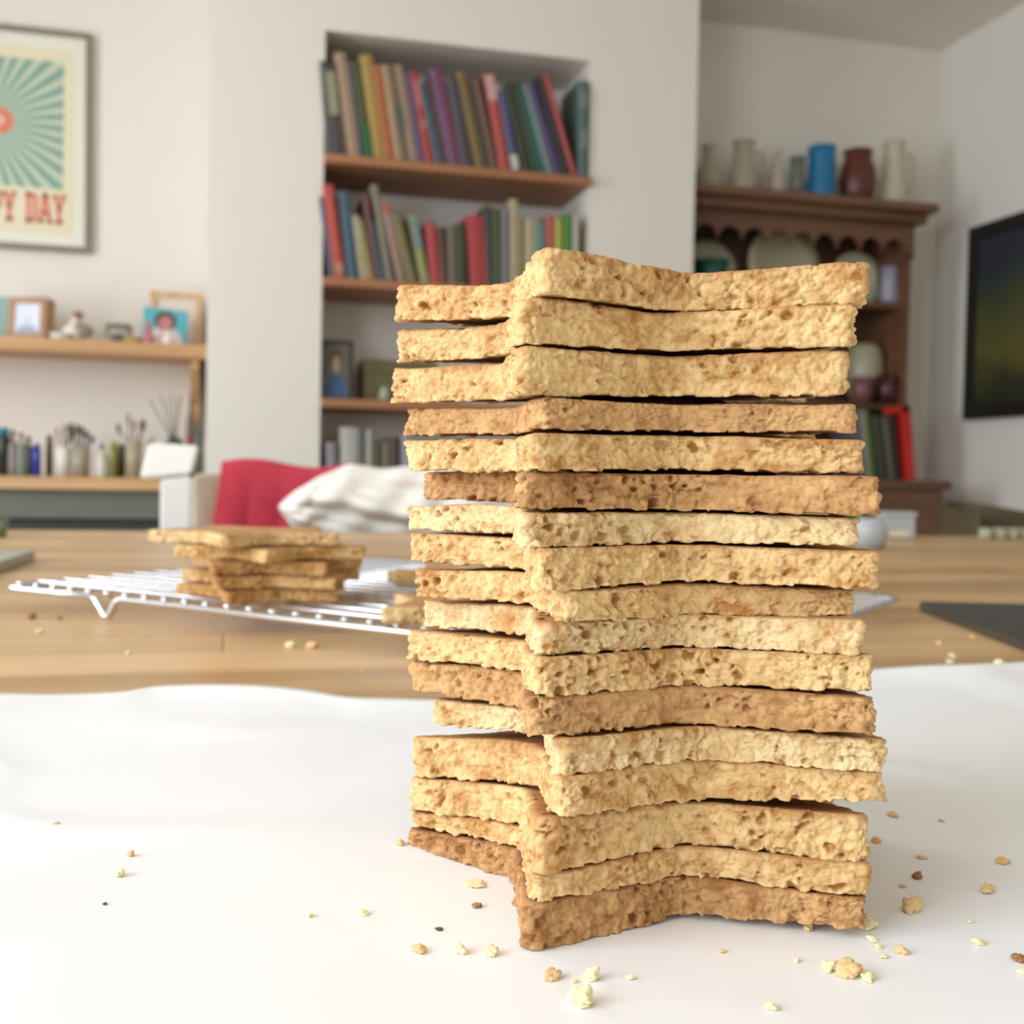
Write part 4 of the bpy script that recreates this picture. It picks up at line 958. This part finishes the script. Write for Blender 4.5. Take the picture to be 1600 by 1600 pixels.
# ------------------------------------------------------------------ crumbs
CRM = {'pale': mat('crumb_pale', (246, 228, 178), .8, var=.16, scale=5), 'tan': mat('crumb_tan', (226, 190, 134), .8, var=.22, scale=5), 'brown': mat('crumb_brown', (166, 118, 76), .8, var=.15, scale=5), 'dark': mat('crumb_dark', (96, 84, 72), .8)}
def crumb_mesh(seed):
    bm = bmesh.new(); bmesh.ops.create_icosphere(bm, subdivisions=4, radius=.5)
    P_ = np.array([v.co[:] for v in bm.verts]); c1, i1 = cell(P_+seed, .42, seed); b1 = np.sqrt(np.clip(1-(c1/.9)**2, 0, 1)); n_ = fbm(P_+seed*3.1, .6, seed, 2)
    s = (1+.5*(b1-.5)+.55*n_)*(1+.25*P_[:, 0]*math.sin(seed))
    c2, i2 = cell(P_+seed*2, .2, seed+9); s = s*(1+.28*(np.sqrt(np.clip(1-(c2/.9)**2, 0, 1))-.6)+.2*fbm(P_+seed, .18, seed+4, 2))
    for v, k in zip(bm.verts, s): v.co = v.co*float(k); v.co.z = max(v.co.z, -.3)
    me = bpy.data.meshes.new('crumb'); bm.to_mesh(me); bm.free(); me.shade_smooth(); return me
CMESH = [[crumb_mesh(s) for s in range(6)] for _ in range(1)][0]
cache = {}
FR = 'small crumb on the paper in front of the stack'; LF = 'tiny crumb on the white paper left of the stack'; RF = 'small crumb on the lit paper right in front of the stack'
SHD = 'crumb on the paper in the shadow right of the stack'; TB = 'blurred crumb on the wooden tabletop behind the paper'; TR = 'crumb in the trail at the right foot of the stack'
CR = [(655,1484,20,.45,'tan',FR,0),(718,1486,18,.8,'pale',FR,0),(767,1491,19,.8,'pale',FR,0),(837,1482,14,.5,'tan',FR,0),(862,1528,26,.55,'tan','tan crumb just below the front corner of the stack',1),(896,1533,11,.5,'pale',FR,0),
 (922,1528,24,.7,'pale','pale crumb right of the tan one below the front corner',1),(984,1528,11,.5,'pale',FR,0),(903,1568,36,.62,'pale','largest pale yellow crumb near the bottom centre of the paper',1),(744,1415,15,.35,'brown','brown flake left of the stack foot',1),
 (685,1451,11,.15,'dark','dark speck on the paper left of the stack foot',1),(738,1381,30,.12,'pale','long pale flake beside the left foot of the stack',1),
 (203,1339,10,.7,'tan',LF,0),(186,1369,13,.7,'pale',LF,0),(163,1415,6,.4,'dark',LF,0),(88,1291,7,.3,'tan',LF,0),(483,1431,9,.6,'pale',LF,0),(568,1427,16,.7,'pale','pale crumb on the paper midway between left edge and stack',1),(625,1318,13,.6,'tan','tan crumb touching the left side of the stack',1),
 (1294,1512,26,.5,'pale','pale flat crumb at the left of the clump in front of the stack',1),(1324,1523,33,.7,'tan','largest tan crumb of the clump at lower right',1),(1354,1530,20,.5,'pale','pale crumb at the right of the lower right clump',1),
 (1408,1487,17,.6,'tan','orange tan crumb right of the stack foot',1),(1528,1473,20,.6,'pale','pale crumb at lower right, left of the brown one',1),(1592,1500,26,.5,'brown','brown crumb cut by the right edge of the frame',1),(1597,1521,12,.5,'pale',RF,0),
 (1261,1451,13,.6,'tan',RF,0),(1352,1449,26,.6,'pale',TR,0),(1362,1468,15,.6,'pale',TR,0),(1372,1479,13,.6,'pale',TR,0),(1379,1494,10,.4,'pale',TR,0),(1515,1440,8,.5,'pale',RF,0),(1243,1501,10,.5,'pale',RF,0),(1204,1576,16,.6,'pale',RF,0),(1128,1486,9,.4,'tan',RF,0),
 (1395,1275,14,.5,'tan',SHD,0),(1368,1315,13,.6,'tan',SHD,0),(1440,1340,16,.35,'tan',SHD,0),(1432,1371,14,.6,'brown',SHD,0),(1421,1421,26,.8,'tan','large tan crumb in the shadow right of the stack',1),(1541,1393,22,.7,'tan','orange crumb at the edge of the shadow right of the stack',1),
 (1565,1347,18,.4,'tan',SHD,0),(1470,1283,8,.4,'tan',SHD,0),(1410,1385,9,.4,'tan',SHD,0),
 (49,963,12,.7,'brown','brown crumb on the table in front of the rack corner',1),(92,965,8,.5,'brown',TB,0),(452,1008,14,.6,'pale',TB,0),(487,1009,16,.7,'tan',TB,0),(565,1066,8,.5,'tan',TB,0),(577,1054,8,.5,'tan',TB,0),(1488,1024,13,.7,'pale',TB,0),(1484,1033,11,.5,'pale',TB,0),(1560,1035,13,.6,'pale',TB,0),(1520,994,9,.6,'tan',TB,0),(1467,1003,9,.6,'tan',TB,0),(60,985,10,.5,'pale',TB,0),(200,1018,9,.4,'pale',TB,0)]
rr_ = random.Random(5)
ORDL = ['leftmost', 'second from the left', 'third from the left', 'fourth from the left', 'fifth from the left', 'sixth from the left', 'seventh from the left', 'eighth from the left', 'ninth from the left', 'tenth from the left', 'eleventh from the left', 'twelfth from the left', 'thirteenth from the left']
def crumb_label(px, lb):
    xs_ = sorted(c[0] for c in CR if c[5] == lb); return '%s, %s' % (lb, ORDL[xs_.index(px)])
for k, (px, py, w, fl, tn, lb, solo) in enumerate(CR):
    Pq = atZ(px, py, TZ+.0008); d = Pq.y if Pq.y > .1 else .1; dist = (Pq-CAM).length
    if py > 1050: Pq.z = float(paper_z(Pq.x, Pq.y))+.0001
    else: Pq.z = TZ
    s = w/FPX*dist*.86; sc = (s, s*rr_.uniform(.7, 1), s*fl)
    mi = rr_.randrange(6); key = (mi, tn)
    if key not in cache: mm = CMESH[mi].copy(); mm.materials.append(CRM[tn]); cache[key] = mm
    o = bpy.data.objects.new('crumb', cache[key]); COL.objects.link(o); o.scale = sc; o.location = (Pq.x, Pq.y, Pq.z+.3*sc[2]*.98); o.rotation_euler = (0, 0, rr_.uniform(-.6, .6))
    tag(o, lb if solo else crumb_label(px, lb), 'crumb', None if solo else lb.replace('crumb ', 'crumbs ', 1))

# ------------------------------------------------------------------ boards and glass things on the table
sl = mat('black_slate', (50, 50, 46), .3, var=.12, scale=20)
q0 = atZ(1436, 939, TZ+.006); q1 = atZ(1600, 998, TZ+.006)
dv = (q1-q0).normalized(); pv = Vector((-dv.y, dv.x, 0)); pv = pv if pv.x > 0 else -pv
def slab(name, o, u, v, lu, lv, z0, z1, m_, bev=.001, parent=None):
    bm = bmesh.new(); c = [o, o+u*lu, o+u*lu+v*lv, o+v*lv]
    lo = [bm.verts.new((p.x, p.y, z0)) for p in c]; hi = [bm.verts.new((p.x, p.y, z1)) for p in c]
    bm.faces.new(lo[::-1]); bm.faces.new(hi)
    for k in range(4): bm.faces.new((lo[k], lo[(k+1) % 4], hi[(k+1) % 4], hi[k]))
    bmesh.ops.recalc_face_normals(bm, faces=bm.faces)
    bmesh.ops.bevel(bm, geom=bm.edges[:], offset=bev, segments=2, affect='EDGES'); return frombm(name, bm, m_, parent)
s_ = slab('slate_board', q0, dv, pv, .3, .22, TZ, TZ+.006, sl); tag(s_, 'flat black slate board at the right edge of the table', 'board')
g0 = atZ(55, 860, TZ+.008); g1 = atZ(0, 878, TZ+.008); dv = (g1-g0).normalized(); pv = Vector((dv.y, -dv.x, 0)); pv = pv if pv.y > 0 else -pv
s_ = slab('grey_board', g0, dv, pv, .28, .13, TZ, TZ+.008, mat('grey_stone', (170, 170, 158), .35, var=.08)); tag(s_, 'pale grey board corner at the left edge of the table', 'board')
p_ = atZ(-6, 838, TZ); gb = thing('green_cup', 'grey-green cup just showing at the left edge of the table', 'cup', (p_.x, p_.y, TZ))
lathe('body', [(0, 0), (.01, 0), (.013, .018), (.012, .018), (.009, .003), (0, .003)], mat('grey_green', (124, 138, 112), .35), gb, seg=20)
# clear containers beyond the stack
pc = mat('clear_plastic', (205, 208, 210), .25, var=.01, trans=.35)
p_ = atZ(1398, 842, TZ); ct = thing('plastic_tub', 'clear lidded plastic tub at the back of the table, right of the stack', 'tub', (p_.x, p_.y, TZ), -TH)
wq = 52/FPX*1.45
bm = bmesh.new(); bm_box(bm, -wq/2, wq/2, -.02, .02, .0005, .033, .004); frombm('tub', bm, pc, ct)
box('lid', -wq/2-.002, wq/2+.002, -.022, .022, .033, .038, mat('pale_lid', (176, 180, 182), .3, var=.02), ct, .002)
box('label', -.014, .012, -.0215, -.0203, .004, .012, mat('cream_label', (214, 204, 170), .5), ct)
p_ = atZ(1358, 857, TZ); jr = thing('glass_jar', 'round clear glass jar beside the right side of the stack', 'jar', (p_.x, p_.y, TZ))
lathe('jar', [(0, .003), (.014, .003), (.018, .012), (.018, .028), (.013, .036), (.015, .036), (.0205, .028), (.0205, .012), (.016, 0), (0, 0)], pc, jr, seg=28)
lathe('filling', [(0, .0035), (.0135, .0035), (.0172, .012), (.0172, .02), (0, .02)], mat('cream_filling', (188, 180, 140), .6), jr, seg=24)
p_ = atZ(1350, 840, TZ); gp = thing('green_cap_bottle', 'small bright green topped tub behind the glass jar', 'tub', (p_.x, p_.y+.03, TZ))
lathe('body', [(0, 0), (.011, 0), (.011, .025), (0, .025)], mat('dark_green_plastic', (46, 66, 40), .4), gp, seg=20); lathe('lid', [(0, .025), (.012, .025), (.012, .036), (0, .036)], mat('leaf_green_plastic', (110, 160, 60), .4), gp, seg=20)
for k, px in enumerate((1540, 1562, 1582, 1602)):
    p_ = atZ(px, 842, TZ); t_ = thing('glass_tealight', 'small glass tealight holder on the far right table edge, %s' % ORDL[k], 'tealight', (p_.x, p_.y, TZ), 0, 'row of glass tealight holders')
    lathe('holder', [(0, .003), (.0075, .003), (.009, .015), (.0085, .015), (.0095, .016), (.0095, .002), (.008, 0), (0, 0)], mat('frosted_glass', (196, 192, 165), .3, var=.03, trans=.3), t_, seg=18)
    lathe('candle', [(0, .0032), (.007, .0032), (.007, .009), (0, .009)], mat('wax', (225, 220, 200), .5), t_, seg=14)

# ------------------------------------------------------------------ chairs beyond the table
wp = mat('white_chair_paint', (252, 251, 247), .4, var=.01)
YCH = TY1+.13
xa = atY(252, 790, YCH).x; xb = atY(300, 790, YCH).x; zt_ = hz(270, 693, YCH)
wc = thing('white_chair', 'white painted wooden chair behind the table with a broad top rail', 'chair', (xa, YCH, 0))
wch = xb-xa
def quadprism(name, pts, y0, y1, m_, parent, lean=0):
    zz_ = min(b for a, b in pts); bm = bmesh.new(); f = [bm.verts.new((a, y0+(b-zz_)*lean, b)) for a, b in pts]; g = [bm.verts.new((a, y1+(b-zz_)*lean, b)) for a, b in pts]
    bm.faces.new(f); bm.faces.new(g[::-1])
    for k in range(len(pts)): bm.faces.new((f[k], g[k], g[(k+1) % len(pts)], f[(k+1) % len(pts)]))
    bmesh.ops.recalc_face_normals(bm, faces=bm.faces); bmesh.ops.bevel(bm, geom=bm.edges[:], offset=.003, segments=2, affect='EDGES'); return frombm(name, bm, m_, parent)
def rel(px, py): q = atY(px, py, YCH); return (q.x-xa, q.z)
quadprism('top_rail', [rel(221, 747), rel(300, 741), rel(311, 697), rel(234, 692)], -.034, -.002, wp, wc, .5)
quadprism('back_post', [(.0, .02), (wch*.9, .02), (wch*1.02, rel(300, 744)[1]), (.0, rel(252, 748)[1])], -.03, .0, wp, wc)
box('seat', -.36, .0, -.02, .36, .43, .46, wp, wc, .006)
box('leg', -.35, -.31, -.01, .03, 0, .43, wp, wc, .003); box('leg', -.35, -.31, .31, .35, 0, .43, wp, wc, .003); box('leg', -.04, .0, .31, .35, 0, .43, wp, wc, .003)
# cream chair with the cloths
cream = mat('cream_fabric', (242, 234, 214), .85, var=.04, scale=60, bump=.3, bscale=400)
xc0 = atY(301, 780, YCH+.03).x; xc1 = xc0+.44; zc1 = hz(330, 740, YCH+.03)
cc = thing('cream_chair', 'cream upholstered dining chair behind the table, draped with cloths', 'chair', (xc0, YCH+.03, 0))
bm = bmesh.new(); bm_box(bm, 0, .44, 0, .05, .5, zc1, .012); frombm('backrest', bm, cream, cc)
box('seat', 0, .44, .02, .46, .42, .5, cream, cc, .015)
for x in (.01, .39):
    for y in (.03, .41): box('leg', x, x+.04, y, y+.04, 0, .42, wfr, cc, .003)
# red knitted garment over the back
def drape(name, label, cat, m_, f, nu, nv, th=.003):
    V = np.array([f(u, v) for v in np.linspace(0, 1, nv) for u in np.linspace(0, 1, nu)], dtype=float)
    idx = np.arange(nu*nv).reshape(nv, nu); Q = np.stack([idx[:-1, :-1], idx[:-1, 1:], idx[1:, 1:], idx[1:, :-1]], -1).reshape(-1, 4)
    o = link(name, npmesh(name, V, Q), m_); sm = o.modifiers.new('s', 'SOLIDIFY'); sm.thickness = th; tag(o, label, cat); return o
redk = mat('red_knit', (208, 62, 82), .85, var=.12, scale=40, bump=.6, bscale=500)
rx0 = atY(338, 780, YCH).x; rx1 = atY(560, 780, YCH).x; rzt = hz(440, 730, YCH)
def fred(u, v):
    # over the top of the backrest, hanging in front
    bulge = .005*math.sin(u*9+1)*min(1, v*2)
    x = rx0+(rx1-rx0)*u + .008*math.sin(v*5+1)*(1-u)
    top = rzt+.005*math.sin(u*7)-.002*u
    if v < .25: a = v/.25; return (x, YCH+.088-.07*a, top-.004*(1-a)+.006*math.sin(a*math.pi))
    a = (v-.25)/.75; return (x, YCH+.016-.008*math.sin(min(1, a*4)*math.pi/2)-bulge-.012*abs(math.sin(u*14))*a, top-.22*a)
drape('red_cardigan', 'crimson red knitted cloth hung over the cream chair back', 'cloth', redk, fred, 60, 30)
lin = mat('white_linen', (252, 248, 240), .85, var=.03, scale=30, bump=.3, bscale=300)
YL = YCH-.045
def wl(px, py): q = atY(px, py, YL); return q.x, q.z
topc = [(440, 792), (470, 765), (505, 745), (548, 728), (600, 736), (650, 730), (700, 728), (770, 735), (850, 742), (900, 760)]
botc = [(440, 793), (458, 820), (480, 832), (540, 848), (600, 856), (660, 852), (700, 850), (770, 850), (850, 850), (900, 850)]
def flin(u, v):
    k = u*(len(topc)-1); i0 = min(int(k), len(topc)-2); f = k-i0
    tp = wl(*[topc[i0][j]*(1-f)+topc[i0+1][j]*f for j in (0, 1)]); bt = wl(*[botc[i0][j]*(1-f)+botc[i0+1][j]*f for j in (0, 1)])
    x = tp[0]*(1-v)+bt[0]*v; z = tp[1]*(1-v)+bt[1]*v
    if z > bt[1]: pass
    ws = min(1, u*8)*math.sin(math.pi*min(1, v*1.0+.0))
    y = YL+.012-ws*(.026+.012*math.sin(v*13-u*11)+.007*math.sin(v*27-u*17+1)+.005*math.sin(u*40+v*9))
    return (x, y, z)
ln_ = drape('white_linen_cloth', 'crumpled white linen cloth bundled over the cream chair, beside the red knit', 'cloth', lin, flin, 110, 60, .004)
# dark round-backed chair at right
YD = 2.05
dkw = mat('dark_olive_wood', (84, 72, 44), .5, var=.1)
xd = atY(1590, 800, YD).x; ztd = hz(1575, 788, YD)
dc = thing('dark_chair', 'dark olive brown chair with a low curved back at the right behind the table', 'chair', (xd, YD, 0))
pts = [(.24*math.cos(a)*.36/.24, .16-.16*math.sin(a)) for a in np.linspace(math.pi*.02, math.pi*.98, 16)]
wdt = (atY(1640, 800, YD).x-atY(1516, 800, YD).x)/2*.92
bm = bmesh.new(); nseg = 22; rows_ = []
for k in range(nseg+1):
    a = math.pi*k/nseg; x = -wdt*math.cos(a); y = .22*(1-math.sin(a)); 
    top_ = ztd-.014*(abs(math.cos(a))**3)*1.5
    rows_.append([bm.verts.new((x, -y+.22, top_-.075)), bm.verts.new((x, -y+.22, top_)), bm.verts.new((x*1.04, -y+.245, top_)), bm.verts.new((x*1.04, -y+.245, top_-.075))])
for a_, b_ in zip(rows_, rows_[1:]):
    for k in range(4): bm.faces.new((a_[k], a_[(k+1) % 4], b_[(k+1) % 4], b_[k]))
bm.faces.new(rows_[0]); bm.faces.new(rows_[-1][::-1]); bmesh.ops.recalc_face_normals(bm, faces=bm.faces)
frombm('curved_back', bm, dkw, dc, None, False)
box('seat', -wdt, wdt, .0, .4, .43, .46, dkw, dc, .01)
for x in (-wdt*.95, wdt*.95-.03):
    for y in (.02, .35): box('leg', x, x+.03, y, y+.03, 0, .43, dkw, dc, .003)
for x in (-wdt*.9, -wdt*.3, wdt*.3, wdt*.9): tube('spindle', [(x, .26, .46), (x, .26+.17*math.sqrt(max(0, 1-(x/wdt)**2)), ztd-.07)], .008, dkw, dc, 8)
